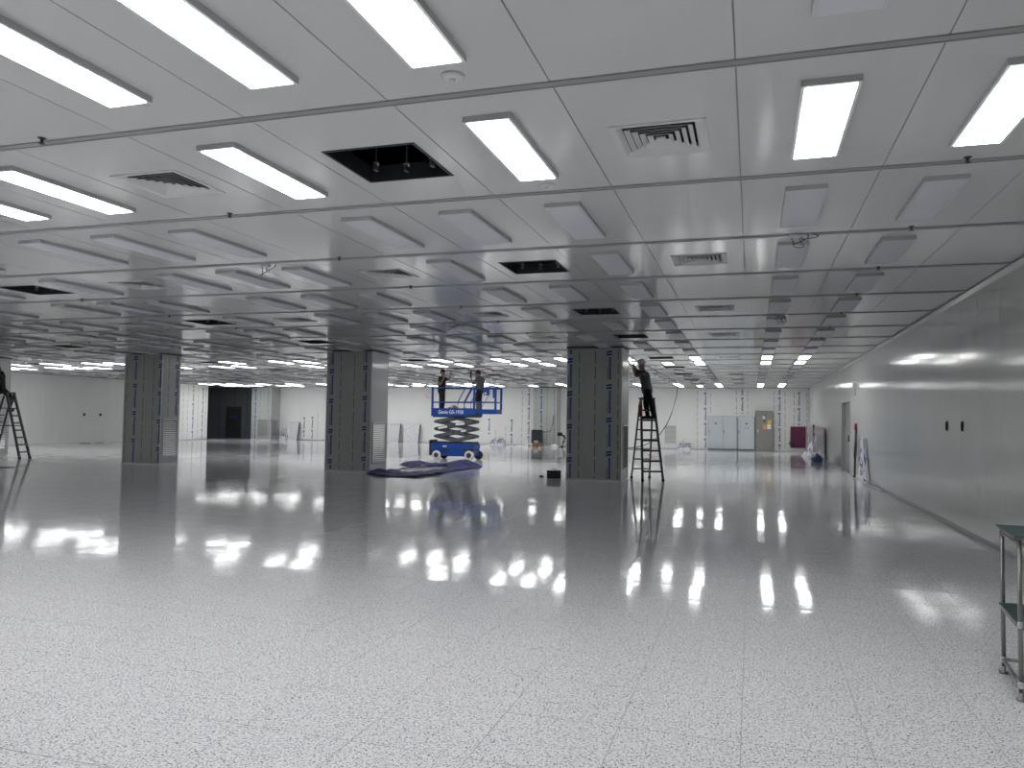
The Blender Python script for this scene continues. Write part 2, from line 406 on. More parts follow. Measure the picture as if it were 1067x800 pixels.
# ------------------------------------------------------------------ film print (flat marks on the protective film)
def print_bold(mb, P, a, z0, z1, seed=0, per=.84, sc=1.0):
    """column of rotated logo + lettering-like blocks; P(a,z) -> point"""
    rnd = random.Random(seed); z = z1-rnd.random()*per*.6+per
    def q(a0, a1, za, zb, mi=0, sk=0.0):
        za, zb = max(za, z0), min(zb, z1)
        if zb-za < .004: return
        mb.add([P(a0, za), P(a1, za+sk), P(a1, zb+sk), P(a0, zb)], [(0, 1, 2, 3)], mi)
    while z > z0:
        for k in (0, 1): q(a-.068*sc, a+.068*sc, z-.050-.070*k, z-.004-.070*k, 0, .020)
        t = z-.15; end = z-.15-.56
        while t > end:
            l = rnd.uniform(.018, .034); q(a-.006*sc, a+.048*sc, t-l, t, 0); t -= l+.006
        t = z-.40
        while t > end:
            l = rnd.uniform(.012, .026); q(a-.050*sc, a-.028*sc, t-l, t, 0); t -= l+.010
        z -= per
def print_thin(mb, P, a, z0, z1, mi=1, seed=0, wd_=.019):
    rnd = random.Random(seed+99); z = z1-rnd.random()*.1
    while z > z0:
        l = rnd.uniform(.24, .34); b0 = max(z0, z-l)
        mb.add([P(a-wd_/2, b0), P(a+wd_/2, b0), P(a+wd_/2, z), P(a-wd_/2, z)], [(0, 1, 2, 3)], mi); z -= l+rnd.uniform(.07, .12)
PR = ['print_blue', 'print_brown', 'print_purple']

# ------------------------------------------------------------------ columns
def louvre(parent, P, a0, a1, z0, z1, depth=.03, step=.055, smat='alu', back='lift_dark'):
    """return-air grille: frame + slats on the plane given by P(a, z, out)"""
    def bx(name, aa, ab, za, zb, oa, ob, m_, tilt=0.0):
        vs_ = [P(aa, za, oa), P(ab, za, oa), P(ab, za+0, ob), P(aa, za+0, ob), P(aa, zb+tilt, oa), P(ab, zb+tilt, oa), P(ab, zb, ob), P(aa, zb, ob)]
        return MB().add(vs_, [(0, 3, 2, 1), (4, 5, 6, 7), (0, 1, 5, 4), (1, 2, 6, 5), (2, 3, 7, 6), (3, 0, 4, 7)]).build(name, m_, parent)
    g_ = bx('grille_back', a0, a1, z0, z1, .0005, .004, back); f_ = g_
    for aa, ab, za, zb in ((a0-.03, a0, z0-.03, z1+.03), (a1, a1+.03, z0-.03, z1+.03), (a0, a1, z0-.03, z0), (a0, a1, z1, z1+.03)):
        bx('grille_frame', aa, ab, za, zb, .0, depth, smat)
    z = z0+.01
    while z < z1-.02:
        bx('grille_slat', a0, a1, z, z+.012, .004, depth-.004, smat, .028); z += step
    return g_
def column(x0, x1, y0, y1, label, marks, side, seed, z1=CEIL-.008, front='film_panel', front_louvre=False):
    t = thing('column', label, 'column', ((x0+x1)/2, (y0+y1)/2, 0), 0, 'panel-clad hall columns')
    ox, oy = (x0+x1)/2, (y0+y1)/2; hx, hy = (x1-x0)/2, (y1-y0)/2; k = .035
    MB().box(-hx+.02, hx-.02, -hy+.02, hy-.02, .0, z1).build('core', 'seam', t)
    fp = MB().rbox(-hx+k, hx-k, -hy, -hy+.03, .03, z1-.03, .003).build('front_panel', front, t)
    sp = MB().rbox(hx-.03, hx, -hy+k, hy-k, .03, z1-.03, .003).build('side_panel', 'wall_panel' if side == 'bare' else 'film_panel', t)
    MB().rbox(-hx, -hx+.03, -hy+k, hy-k, .03, z1-.03, .003).build('side_panel', 'film_panel', t)
    MB().rbox(-hx+k, hx-k, hy-.03, hy, .03, z1-.03, .003).build('back_panel', 'film_panel', t)
    for sx in (-1, 1):
        for sy in (-1, 1):
            a, b_ = (hx-k+.002)*sx, (hy-k+.002)*sy; e, f_ = (hx+.003)*sx, (hy+.003)*sy
            MB().rbox(min(a, e), max(a, e), min(b_, f_), max(b_, f_), .0, z1, .012).build('corner_profile', 'alu', t)
    MB().rbox(-hx-.012, hx+.012, -hy-.012, hy+.012, z1-.035, z1, .006).build('top_collar', 'dark_metal', t)
    MB().rbox(-hx-.01, hx+.01, -hy-.01, hy+.01, .0, .035, .006).build('base_profile', 'alu', t)
    if marks:
        mb = MB(); P = lambda a, z: (-hx+a*2*hx, -hy-.0015, z)
        Pm = lambda a, z: (a, -hy-.0015, z)
        for i, (fr, kd) in enumerate(marks):
            a = -hx+fr*2*hx
            if kd == 'b': print_bold(mb, Pm, a, .06, z1-.06, seed+i)
            else: print_thin(mb, Pm, a, .06, z1-.06, 1 if kd == 't' else 2, seed+i)
        mb.build('film_print', PR, fp)
    Ps = lambda a, z, o_=0.0: (hx+o_, a, z)
    if side in ('film', 'bare'):
        louvre(t, Ps, -hy+.12, hy-.12, .28, 1.36)
    if side == 'film':
        mb = MB(); P2 = lambda a, z: (hx+.0015, a, z)
        print_thin(mb, P2, -hy+.28, 1.45, z1-.06, 1, seed); print_bold(mb, P2, -hy+.62, 1.45, z1-.06, seed+3); print_thin(mb, P2, hy-.1, 1.45, z1-.06, 2, seed+5)
        mb.build('film_print', PR, sp)
    if side == 'open':
        MB().box(hx-.002, hx+.003, -hy+.3, hy-.15, .32, 1.4).build('opening_shade_sheet', 'black', t)  # black sheet stands for the shade inside an empty louvre hole
        for za in (.30, 1.4): MB().box(hx, hx+.012, -hy+.27, hy-.12, za-.015, za+.015).build('opening_frame', 'alu', t)
    if front_louvre:
        Pf = lambda a, z, o_=0.0: (a, -hy-o_, z)
        louvre(t, Pf, hx-.95, hx-.15, .2, 1.28)
        louvre(t, Ps, -hy+.12, hy-.2, .2, 1.28)
    return t
column(-4.52, -3.10, 19.4, 20.48, 'film-covered column beside the helmeted worker\'s ladder, nearest the right wall', [(.06, 'b'), (.23, 't'), (.52, 'p'), (.77, 'b'), (.93, 't')], 'open', 11)
column(-11.45, -10.04, 19.4, 20.42, 'film-covered column with a bare glossy louvred side, beside the blue tarpaulin', [(.12, 'b'), (.32, 't'), (.62, 't'), (.86, 'b')], 'bare', 23)
column(-18.50, -17.07, 19.4, 20.2, 'film-covered column with printed louvred side, second from the left edge', [(.08, 't'), (.30, 'b'), (.52, 't'), (.78, 't'), (.95, 'b')], 'film', 31)
column(-25.70, -24.30, 19.4, 20.46, 'column at the left edge, cut by the frame, with a louvred side', [(.2, 'b'), (.5, 't'), (.8, 'b')], 'bare', 41)
column(-30.85, -29.4, 43.1, YF-.002, 'far column with two low louvres beside the dark corner door', [(.2, 'b'), (.45, 't'), (.85, 'p')], 'plain', 51, front_louvre=True)
column(-12.0, -10.62, 43.1, YF-.002, 'far grey column behind the fan heater, against the far wall', [(.12, 't'), (.35, 'b'), (.6, 't'), (.9, 't')], 'plain', 61)

# film print on the walls
mb = MB(); Pf = lambda a, z: (a, YF-.0016, z)
for i, (a, kd, z0, z1) in enumerate([(-2.86, 't', .1, 3.3), (-2.45, 'b', .1, 3.3), (-2.15, 't', 2.0, 3.2), (-.80, 't', 1.95, 3.3), (-.50, 'b', 2.0, 3.3), (-.22, 't', 2.0, 3.3),
        (1.14, 't', .1, 3.3), (1.42, 'b', .1, 3.3), (1.70, 't', .1, 3.3), (2.15, 't', 1.4, 3.3), (2.40, 'b', 1.4, 3.3), (2.80, 't', .1, 3.2),
        (-12.95, 't', .1, 3.3), (-12.55, 'b', .1, 3.3), (-12.2, 't', .1, 3.3), (-13.6, 'b', .1, 1.6), (-13.95, 't', .1, 1.2),
        (-15.0, 'b', .6, 1.6), (-14.6, 't', .2, .9), (-27.6, 'b', .2, 1.5), (-27.0, 'b', .1, 1.6), (-26.6, 't', .1, 1.7)]):
    (print_bold(mb, Pf, a, z0, z1, 70+i) if kd == 'b' else print_thin(mb, Pf, a, z0, z1, 1, 70+i))
mb.build('film_print', PR, wfar)
mb = MB()
for i, (a, kd) in enumerate([(-35.0, 't'), (-34.1, 'b'), (-31.95, 'b'), (-31.5, 't')]):
    (print_bold(mb, Pf, a, .1, 3.3, 90+i) if kd == 'b' else print_thin(mb, Pf, a, .1, 3.3, 2, 90+i))
print_bold(mb, Pf, -32.9, 2.2, 3.3, 97)
mb.build('film_print', PR, wfar)
mb = MB(); Pl = lambda a, z: (XL+.0016, a, z)
for i, (a, kd) in enumerate([(38.9, 't'), (39.3, 't'), (39.75, 'b'), (40.2, 't'), (40.62, 'b'), (40.9, 't')]):
    (print_bold(mb, Pl, a, .1, 3.3, 110+i) if kd == 'b' else print_thin(mb, Pl, a, .1, 3.3, 1, 110+i))
mb.build('film_print', PR, bpy.data.objects['wall_left'])

# ------------------------------------------------------------------ ceiling lights
LWX, LLY, LT = .31, 1.24, .036
LCOLS = [c for c in range(1, -34, -1) if c % 4 != 3]
def light_geo_h(mb, x, y, z, mi=0, me_=0):
    # housing: pale underside rim with darker metal sides
    hx, hy = LWX/2, LLY/2
    vs_ = [(x-hx, y-hy, z), (x+hx, y-hy, z), (x+hx, y+hy, z), (x-hx, y+hy, z), (x-hx, y-hy, z-LT), (x+hx, y-hy, z-LT), (x+hx, y+hy, z-LT), (x-hx, y+hy, z-LT)]
    mb.add(vs_, [(4, 7, 6, 5)], mi); mb.add(vs_, [(0, 1, 2, 3), (0, 4, 5, 1), (1, 5, 6, 2), (2, 6, 7, 3), (3, 7, 4, 0)], me_)
def light_geo_d(mb, x, y, z, mi=0): mb.box(x-LWX/2+.022, x+LWX/2-.022, y-LLY/2+.022, y+LLY/2-.022, z-LT-.003, z-LT+.004, mi)
mb = MB(); light_geo_h(mb, 0, 0, 0, 0, 1); lh_me = mb.mesh('housing', ['lamp_white', 'lamp_edge'])
mb = MB(); light_geo_d(mb, 0, 0, 0); ld_off = mb.mesh('diffuser', 'diffuser_off')
mb = MB(); light_geo_d(mb, 0, 0, 0); ld_on = mb.mesh('diffuser', 'diffuser_lit')
one = {}
for nm, dm in (('on', 'diffuser_lit'), ('off', 'diffuser_off')):
    mb = MB(); light_geo_h(mb, 0, 0, 0, 0, 1); light_geo_d(mb, 0, 0, 0, 2); one[nm] = mb.mesh('ceiling_light', ['lamp_white', 'lamp_edge', dm])
ll = []
for c in LCOLS:
    for r in rows:
        if kind_at(c, r) != 'light': continue
        x, y = cx0(c)+PW/2, ry0(r)+PS*.47
        vis = in_view([(x+sx*LWX/2, y+sy*LLY/2, CEIL-LT) for sx in (-1, 1) for sy in (-1, 0, 1)])
        ll.append((0 if vis else 1, x*x+y*y, c, r, x, y))
ll.sort()
rest = MB(); nl = 0
for v_, d_, c, r, x, y in ll:
    if any(a0-.2 < x < a1+.2 and 19.3 < y < 20.6+.6 and abs(y-19.9) < .5+LLY/2 for a0, a1 in ((-4.52, -3.10), (-11.45, -10.04), (-18.5, -17.07), (-25.7, -24.3))): continue
    if y > 42.5 and any(a0-.2 < x < a1+.2 for a0, a1 in ((-30.9, -29.4), (-12.0, -10.6))): continue
    on = is_lit(c, r)
    if v_ == 0 and nl < 300:
        lab = '%s white ceiling light, %s row from the camera, %s light column from right wall' % ('lit' if on else 'unlit', ordinal(r+1), ordinal(LCOLS.index(c)+1))
        grp = 'lit ceiling lights' if on else 'switched-off ceiling lights'
        if nl < 130:
            t = thing('ceiling_light', lab, 'ceiling light', (x, y, CEIL-.0005), 0, grp)
            inst('housing', lh_me, t); inst('diffuser', ld_on if on else ld_off, t)
        else: tag(inst('ceiling_light', one['on' if on else 'off'], None, (x, y, CEIL-.0005)), lab, 'ceiling light', grp)
        nl += 1
    else:
        light_geo_h(rest, x, y, CEIL-.0005, 0, 1); light_geo_d(rest, x, y, CEIL-.0005, 3 if on else 2)
o = rest.build('distant_ceiling_lights', ['lamp_white', 'lamp_edge', 'diffuser_off', 'diffuser_lit'])
tag(o, 'remaining tiny ceiling lights in the far and outlying rows of the hall', 'ceiling light', kind='stuff')

# ------------------------------------------------------------------ air diffusers and open hatches
def ring(mb, ro, ri, zo, zi, th=.004):
    vs_ = []
    for (r_, z_) in ((ro, zo), (ri, zi), (ri, zi+th), (ro, zo+th)):
        vs_ += [(-r_, -r_, z_), (r_, -r_, z_), (r_, r_, z_), (-r_, r_, z_)]
    fs = []
    for k in range(4):
        for i in range(4): fs.append((k*4+i, k*4+(i+1) % 4, ((k+1) % 4)*4+(i+1) % 4, ((k+1) % 4)*4+i))
    mb.add(vs_, fs); return mb
vf_me = ring(MB(), .305, .262, -.008, -.004, .008).mesh('frame', 'vent_white')
blades = [ring(MB(), .262-.045*k, .262-.045*k-.032, -.004, .014, .003).mesh('blade', 'vent_white') for k in range(5)]
vc_me = MB().box(-.03, .03, -.03, .03, -.004, .006).mesh('centre_plate', 'vent_white')
vb_me = MB().box(-.268, .268, -.268, .268, .06, .35).mesh('duct_void_shade', 'black')  # closed black box, its colour gives the shade of the void behind the blades
def vname(c, n): return 'square louvred air diffuser, %s from the camera in %s diffuser line from right wall' % (ordinal(n), ordinal((-c+3)//4))
cnt = {}
for r in range(0, 19):
    for c in range(-1, -34, -4):
        if kind_at(c, r) != 'vent': continue
        x, y = cx0(c)+PW/2, ry0(r)+PS*.51
        if not in_view([(x, y, CEIL)]): continue
        cnt[c] = cnt.get(c, 0)+1
        t = thing('air_diffuser', vname(c, cnt[c]), 'air vent', (x, y, CEIL), 0, 'square ceiling air diffusers')
        inst('frame', vf_me, t)
        if r <= 12:
            for b_ in blades: inst('blade', b_, t)
            inst('centre_plate', vc_me, t)
        inst('duct_void_shade', vb_me, t)
hf = MB()
for a in ((-HWX, -HWX+.02, -HWY, HWY), (HWX-.02, HWX, -HWY, HWY), (-HWX+.02, HWX-.02, -HWY, -HWY+.02), (-HWX+.02, HWX-.02, HWY-.02, HWY)): hf.box(*a, -.006, .12)
hf_me = hf.mesh('hatch_frame', 'dark_metal')
rod_me = MB().tube((0, 0, .03), (0, 0, 1.1), .006, n=6).box(-.012, .012, -.03, .03, .03, .08).mesh('hanger_rod', 'steel')
clip_me = MB().rbox(-.022, .022, -.014, .014, .05, .075, .004).mesh('hanger_clip', 'vent_white')
bar_me = MB().box(-.8, .8, -.02, .02, .34, .38).mesh('cross_rail', 'steel')
duct_me = MB().box(-.9, .9, -.25, .25, .62, .95).mesh('duct', 'alu')
cnt = {}
for r in range(0, 19):
    for c in (-3, -11, -19, -27):
        if kind_at(c, r) != 'hatch': continue
        x, y = cx0(c)+PW/2, ry0(r)+PS*.51
        if not in_view([(x-.3, y-.3, CEIL), (x+.3, y+.3, CEIL), (x+.3, y-.3, CEIL)]): continue
        cnt[c] = cnt.get(c, 0)+1
        t = thing('ceiling_hatch', 'open square ceiling hatch, %s from the camera in %s hatch line from right wall' % (ordinal(cnt[c]), ordinal((-c+5)//8)), 'hatch', (x, y, CEIL), 0, 'open ceiling hatches')
        inst('hatch_frame', hf_me, t)
        if r <= 5:
            for dx, dy in ((-.22, .2), (.0, .28), (.24, .22)):
                inst('hanger_rod', rod_me, t, (dx, dy, 0)); inst('hanger_clip', clip_me, t, (dx, dy, .02))
            inst('cross_rail', bar_me, t, (0, .05, .02)); inst('duct', duct_me, t, (.2, .75, 0))

# ------------------------------------------------------------------ sprinklers, detectors, loose wires
sp_body = MB().lathe([(.028, 0), (.026, -.004), (.011, -.006), (.011, -.020), (.006, -.022), (.006, -.036)], n=10).mesh('body', 'dark_metal')
sp_defl = MB().lathe([(.020, -.038), (.022, -.040), (.006, -.042)], n=10).beam((-.010, 0, -.018), (-.013, 0, -.039), .004, .004).beam((.010, 0, -.018), (.013, 0, -.039), .004, .004).mesh('deflector', 'dark_metal')
for k, c in enumerate((1.54, -4.6, -10.55, -16.6)):
    n = 0
    for r in range(1, 10):
        x, y = A0+c*PW, ry0(r)-.08
        if not in_view([(x, y, CEIL)]): continue
        n += 1
        t = thing('sprinkler', 'small dark pendent sprinkler, %s from the camera in %s sprinkler line from right wall' % (ordinal(n), ordinal(k+1)), 'sprinkler', (x, y, CEIL), 0, 'ceiling sprinklers')
        inst('body', sp_body, t); inst('deflector', sp_defl, t)
for r, lab in ((.88, 'flat white smoke detector behind the lit light at the top of the photo'), (1.90, 'flat white smoke detector at the far end of the second-row lit light')):
    x, y = A0-1.5*PW, ry0(1)+(r-1)*PS
    t = thing('smoke_detector', lab, 'smoke detector', (x, y, CEIL), 0, 'smoke detectors')
    MB().lathe([(.065, 0), (.065, -.008), (.05, -.02), (.02, -.022)], n=20).build('base', 'vent_white', t, True)
    MB().lathe([(.018, -.018), (.014, -.034), (.006, -.036)], n=12).build('sensor', 'lamp_white', t, True)
def wire(c, r, lab, col, loops, seed):
    rnd = random.Random(seed); t = thing('loose_wire', lab, 'wire', (A0+c*PW, ry0(1)+(r-1)*PS, CEIL), 0, 'loose light wires')
    for k in range(loops):
        a = rnd.uniform(-.12, .12); b_ = rnd.uniform(-.05, .05); dp = rnd.uniform(.07, .15); w_ = rnd.uniform(.08, .18)
        pts = []
        for i in range(13):
            s_ = i/12; pts.append((a-w_/2+w_*s_*(1+.4*math.sin(s_*9+k)), b_+.05*math.sin(s_*6+k), -.004-dp*math.sin(PI*s_)**.8))
        MB().path(pts, .004, 6).build('strand', col, t, True)
    MB().rbox(-.14, -.02, -.03, .03, -.04, -.002, .01).build('connector', 'vent_white', t)
wire(.58, 2.99, 'loose red and black wires hanging behind the third-row light near right wall', 'wire_red', 3, 3)
wire(.52, 6.03, 'loop of loose wires hanging from ceiling above the far cabinets', 'black', 3, 5)
wire(-5.66, 3.05, 'loose wires dangling straight down left of the tarpaulin column', 'black', 2, 8)
wire(-5.62, 6.1, 'loose wires dangling from ceiling above the scissor lift', 'black', 2, 9)

# ------------------------------------------------------------------ cart with green mats at the right edge
t = thing('shelf_cart', 'steel pipe shelf cart with dark green mats, cut by the right edge', 'cart', (1.43, 5.04, 0), math.radians(-6.0))
CL, CD = .95, .52
for ix, x in enumerate((0, CL)):
    for y in (0, CD):
        MB().tube((x, y, .045), (x, y, .885), .0125, n=14).build('post', 'steel', t, True)
        MB().lathe([(.026, 0), (.028, .012), (.012, .016), (.012, .05)], (x, y, 0), 14).build('foot', 'steel', t, True)
        for z in (.085, .415): MB().lathe([(.0155, -.018), (.0175, -.012), (.0175, .012), (.0155, .018)], (x, y, z), 12).build('pipe_joint', 'alu', t, True)
for z in (.085, .395, .86):
    for y in (0, CD): MB().tube((.014, y, z), (CL-.014, y, z), .0105, n=12).build('side_rail', 'steel', t, True)
    for x in (0, CL): MB().tube((x, .014, z), (x, CD-.014, z), .0105, n=12).build('end_rail', 'steel', t, True)
for z in (.41, .885):
    y0, y1 = (-.03, CD+.03) if z > .8 else (.022, CD-.022)
    x0, x1 = (-.03, CL+.03) if z > .8 else (-.005, CL+.005)
    if z < .8: y0, y1, x0, x1 = -.006, CD+.006, -.022, CL+.022
    s_ = MB().rbox(x0, x1, y0, y1, z+.004, z+.016, .003).build('shelf_board', 'steel', t)
    MB().rbox(x0, x1, y0, y1, z+.0162, z+.022, .003).build('green_mat', 'green_mat', s_)
MB().rbox(.2, .36, .14, .34, .9085, .94, .008).build('tray', 'cardboard', t)

# ------------------------------------------------------------------ scissor lift
LX, LY = -10.58, 27.23
t = thing('scissor_lift', 'blue scissor lift carrying two workers, raised near the ceiling', 'scissor lift', (LX, LY, 0), 0)
ch = MB().rbox(-.80, .84, -.36, .36, .13, .42, .02).rbox(-.82, .86, -.37, .37, .40, .60, .02).build('chassis', 'lift_blue', t)
MB().box(-.35, -.2, -.374, -.371, .47, .52).build('white_sticker', 'white_paint', ch)
MB().box(-.5, -.1, -.374, -.371, .36, .38).box(-.42, -.18, -.374, -.371, .30, .34).box(.05, .22, -.364, -.361, .34, .36).build('dark_marking', 'lift_dark', ch)
MB().box(.45, .855, -.40, -.36, .32, .42).build('wheel_arch', 'lift_dark', ch)
for x, y, r_, mt, lab in ((-.59, -.37, .165, 'tyre_white', None), (.70, -.37, .175, 'tyre_white', None), (-.59, .37, .165, 'lift_dark', None), (.80, .37, .165, 'lift_dark', None)):
    s_ = -1 if y < 0 else 1
    wl = MB().lathe([(r_*.62, -.06), (r_*.95, -.06), (r_, -.04), (r_, .04), (r_*.95, .06), (r_*.62, .06)], (x, y, r_), 22, 'y').build('wheel', mt, t, True)
    MB().lathe([(r_*.2, -.072), (r_*.5, -.070), (r_*.56, -.058)] if s_ < 0 else [(r_*.56, .058), (r_*.5, .070), (r_*.2, .072)], (x, y, r_), 14, 'y').build('hub', 'dark_metal', wl, True)
en = MB().rbox(-.93, -.83, -.30, .30, .14, .72, .02).build('entry_step', 'lift_dark', t)
for z in (.3, .5): MB().rbox(-.96, -.93, -.22, .22, z-.02, z+.02, .006).build('step_tread', 'dark_metal', en)
MB().rbox(-.78, .82, -.33, .33, .60, .66, .02).build('scissor_bed', 'lift_dark', t)
xa, xb = -.68, .78; xm = (xa+xb)/2
ZN = (.86, 1.13, 1.40)
def arm_(p0, p1, y):
    return MB().beam((p0[0], y, p0[1]), (p1[0], y, p1[1]), .05, .115, 0, (0, 0, 1)).build('scissor_arm', 'lift_arm', t)
for s_ in (-1, 1):
    for lev in (0, 1):
        a1 = arm_((xa, ZN[lev]), (xb, ZN[lev+1]), s_*.31); arm_((xa, ZN[lev+1]), (xb, ZN[lev]), s_*.245)
        if s_ < 0:
            fx = ((.35, .55), (-.55, -.2))[lev]; f0, f1 = (fx[0]-xa)/(xb-xa), (fx[1]-xa)/(xb-xa); dz = ZN[lev+1]-ZN[lev]
            MB().beam((fx[0], -.338, ZN[lev]+f0*dz), (fx[1], -.338, ZN[lev]+f1*dz), .006, .07).build('white_label', 'white_paint', a1)
    a1 = arm_((xa, ZN[2]), (xm, ZN[2]+.14), s_*.31); arm_((xb, ZN[2]), (xm, ZN[2]+.14), s_*.245)
    arm_((xa, ZN[0]), (xm, ZN[0]-.15), s_*.245); arm_((xb, ZN[0]), (xm, ZN[0]-.15), s_*.31)
    if s_ < 0: MB().beam((.14, -.338, 1.30), (.48, -.338, 1.335), .006, .07).build('white_label', 'white_paint', a1)
for z in ZN:
    for xx in (xa, xb): MB().tube((xx, -.36, z), (xx, .36, z), .045, n=10).build('cross_tube', 'lift_arm', t, True)
for z in (.995, 1.265): MB().tube((xm, -.35, z), (xm, .35, z), .028, n=10).build('pivot_pin', 'dark_metal', t, True)
MB().rbox(-.79, .90, -.35, .35, 1.56, 1.72, .01).build('platform_deck', 'lift_dark', t)
bd = MB().rbox(-.81, .92, -.385, -.36, 1.60, 1.90, .006).build('toe_board', 'lift_blue', t)
MB().rbox(-.81, .92, .36, .385, 1.60, 1.90, .006).build('toe_board', 'lift_blue', t)
MB().rbox(-.835, -.811, -.385, .385, 1.60, 1.90, .006).build('toe_board', 'lift_blue', t)
MB().rbox(.60, .94, -.402, -.386, 1.57, 1.66, .006).build('slide_bracket', 'lift_dark', t)
MB().rbox(.30, 1.67, -.32, .32, 1.722, 1.752, .006).build('extension_deck', 'lift_dark', t)
for a in ((.90, 1.70, -.35, -.325), (.90, 1.70, .325, .35), (1.675, 1.70, -.325, .325)): MB().rbox(*a, 1.70, 1.87, .006).build('extension_toe_board', 'lift_blue', t)
R_ = .022
for y in (-.37, .37):
    for z in (2.12, 2.65): MB().tube((-.79, y, z), (.86, y, z), R_, n=10).build('rail', 'lift_blue', t, True)
    for x in (-.79, .86): MB().rbox(x-.04, x+.04, y-.022, y+.022, 1.88, 2.67, .006).build('rail_post', 'lift_blue', t)
    MB().path([(.22, y, 1.88), (.22, y, 2.12), (.50, y, 2.63)], R_*.9, 8).build('folding_post', 'lift_blue', t, True)
    MB().path([(.46, y, 1.88), (.46, y, 2.12), (.74, y, 2.63)], R_*.9, 8).build('folding_post', 'lift_blue', t, True)
    y2 = y*.9
    for z in (2.13, 2.64): MB().tube((.5, y2, z), (1.68, y2, z), R_*.9, n=10).build('extension_rail', 'lift_blue', t, True)
    MB().rbox(1.63, 1.71, y2-.022, y2+.022, 1.85, 2.66, .006).build('rail_post', 'lift_blue', t)
for z in (2.12, 2.65): MB().tube((-.79, -.37, z), (-.79, .37, z), R_, n=10).build('end_rail', 'lift_blue', t, True); MB().tube((1.68, -.33, z), (1.68, .33, z), R_, n=10).build('end_rail', 'lift_blue', t, True)
MB().rbox(1.58, 1.66, -.40, -.355, 2.28, 2.64, .01).build('manual_box', 'lift_blue', t)
cb = MB().rbox(1.24, 1.46, -.46, -.36, 2.38, 2.62, .02).build('control_box', 'lift_blue', t)
MB().tube((1.34, -.44, 2.60), (1.36, -.45, 2.70), .014, n=8).build('joystick', 'black', cb)
MB().rbox(1.28, 1.36, -.468, -.458, 2.42, 2.48, .004).build('switch_plate', 'white_paint', cb)
MB().path([(1.42, -.40, 2.38), (1.28, -.36, 2.15), (1.15, -.33, 1.95), (1.0, -.32, 1.80)], .010, 6).build('control_cable', 'dark_metal', t, True)
# lettering on the toe board
cu = bpy.data.curves.new('lettering', 'FONT'); cu.body = 'Genie GS-1930'; cu.size = .155; cu.extrude = .001; cu.offset = .002; cu.align_x = 'LEFT'; cu.space_character = 1.0
tmp = bpy.data.objects.new('tmp', cu); COL.objects.link(tmp); bpy.context.view_layer.update()
me = bpy.data.meshes.new_from_object(tmp.evaluated_get(bpy.context.evaluated_depsgraph_get())); bpy.data.objects.remove(tmp)
me.materials.clear(); me.materials.append(M['white_paint'])
lt = inst('lettering', me, bd, (-.55, -.3868, 1.695)); lt.rotation_euler = (PI/2, 0, 0)
lt.scale = (1.0/ max(.01, max(v.co.x for v in me.vertices)), 1.2, 1)
# things on the lift
t = thing('tape_roll', 'red and white roll hanging on the left end of the lift rail', 'tape roll', (LX-.935, LY-.37, 2.36))
MB().lathe([(.05, -.03), (.10, -.03), (.105, 0), (.10, .03), (.05, .03)], (0, 0, 0), 18, 'y').build('roll', 'pinkwhite', t, True)
MB().lathe([(.0, -.012), (.048, -.012), (.048, .012), (.0, .012)], (0, 0, 0), 16, 'y').build('core', 'red', t, True)
t = thing('tool_bag', 'brown tool bag lying on the scissor lift deck', 'bag', (LX-.10, LY-.10, 1.72))
mb = MB().ell((-.10, 0, .10), (.11, .10, .13), 12, 8).ell((.08, .02, .12), (.13, .11, .17), 12, 8); mb.v = [(a, b_, max(0.0, z)) for a, b_, z in mb.v]; mb.build('body', 'cardboard', t, True)
MB().path([(-.08, 0, .21), (-.02, 0, .28), (.06, 0, .31), (.11, 0, .27)], .012, 6).build('handle', 'wood', t, True)

# ------------------------------------------------------------------ step ladders
def ladder(label, loc, rotz, wb, wt, H_, apex, spread, n, mtl, extra=0.0, cat='ladder'):
    t = thing('step_ladder', label, cat, loc, rotz, 'aluminium step ladders')
    def fr(side, z): f_ = z/H_; return (side*(wb/2+(wt/2-wb/2)*f_), apex*f_, z)
    def bk(side, z): f_ = z/H_; return (side*(wb*.46+(wt/2-wb*.46)*f_), spread+(apex+.06-spread)*f_, z)
    for s_ in (-1, 1):
        MB().beam(fr(s_, .03), fr(s_, H_), .045, .07, 0, (0, 1, 0)).build('rail', mtl, t)
        MB().beam(bk(s_, .03), bk(s_, H_-.08), .036, .045, 0, (0, 1, 0)).build('rear_rail', mtl, t)
        for p in (fr(s_, .03), bk(s_, .03)): MB().rbox(p[0]-.028, p[0]+.028, p[1]-.045, p[1]+.045, 0, .06, .008).build('rubber_foot', 'black', t)
        a, b_ = fr(s_, H_*.50), bk(s_, H_*.50); MB().beam(a, b_, .008, .025).build('spreader_brace', mtl, t)
    for k in range(n):
        z = H_*(k+1)/(n+1.11); p, q = fr(-1, z), fr(1, z)
        MB().rbox(p[0]+.004, q[0]-.004, p[1]-.055, p[1]+.055, z-.034, z+.012, .006).build('step', mtl, t)
        p, q = bk(-1, z), bk(1, z)
        if k < n-1: MB().tube((p[0]+.01, p[1], z), (q[0]-.01, q[1], z), .017, n=8).build('rear_rung', mtl, t, True)
    p, q = fr(-1, H_), fr(1, H_)
    MB().rbox(p[0]-.03, q[0]+.03, apex-.06, apex+.12, H_-.02, H_+.03, .01).build('top_cap', mtl, t)
    return t
L1 = (-2.39, 19.95, 0); L1R = math.radians(25)
ladder('step ladder holding the helmeted worker, right of the nearest column', L1, L1R, .54, .34, 2.10, .50, 1.05, 7, 'dark_metal')
L2 = (-22.86, 19.87, 0)
ladder('step ladder at the left edge with a seated dark-clad worker on it', L2, math.radians(97), .43, .30, 2.16, .66, 1.33, 8, 'dark_metal')
t = thing('red_bag', 'small red bag hanging on the ladder below the helmeted worker', 'bag', (-2.74, 20.10, 1.80))
MB().rbox(-.05, .05, -.04, .04, -.17, .15, .03).build('body', 'red', t)
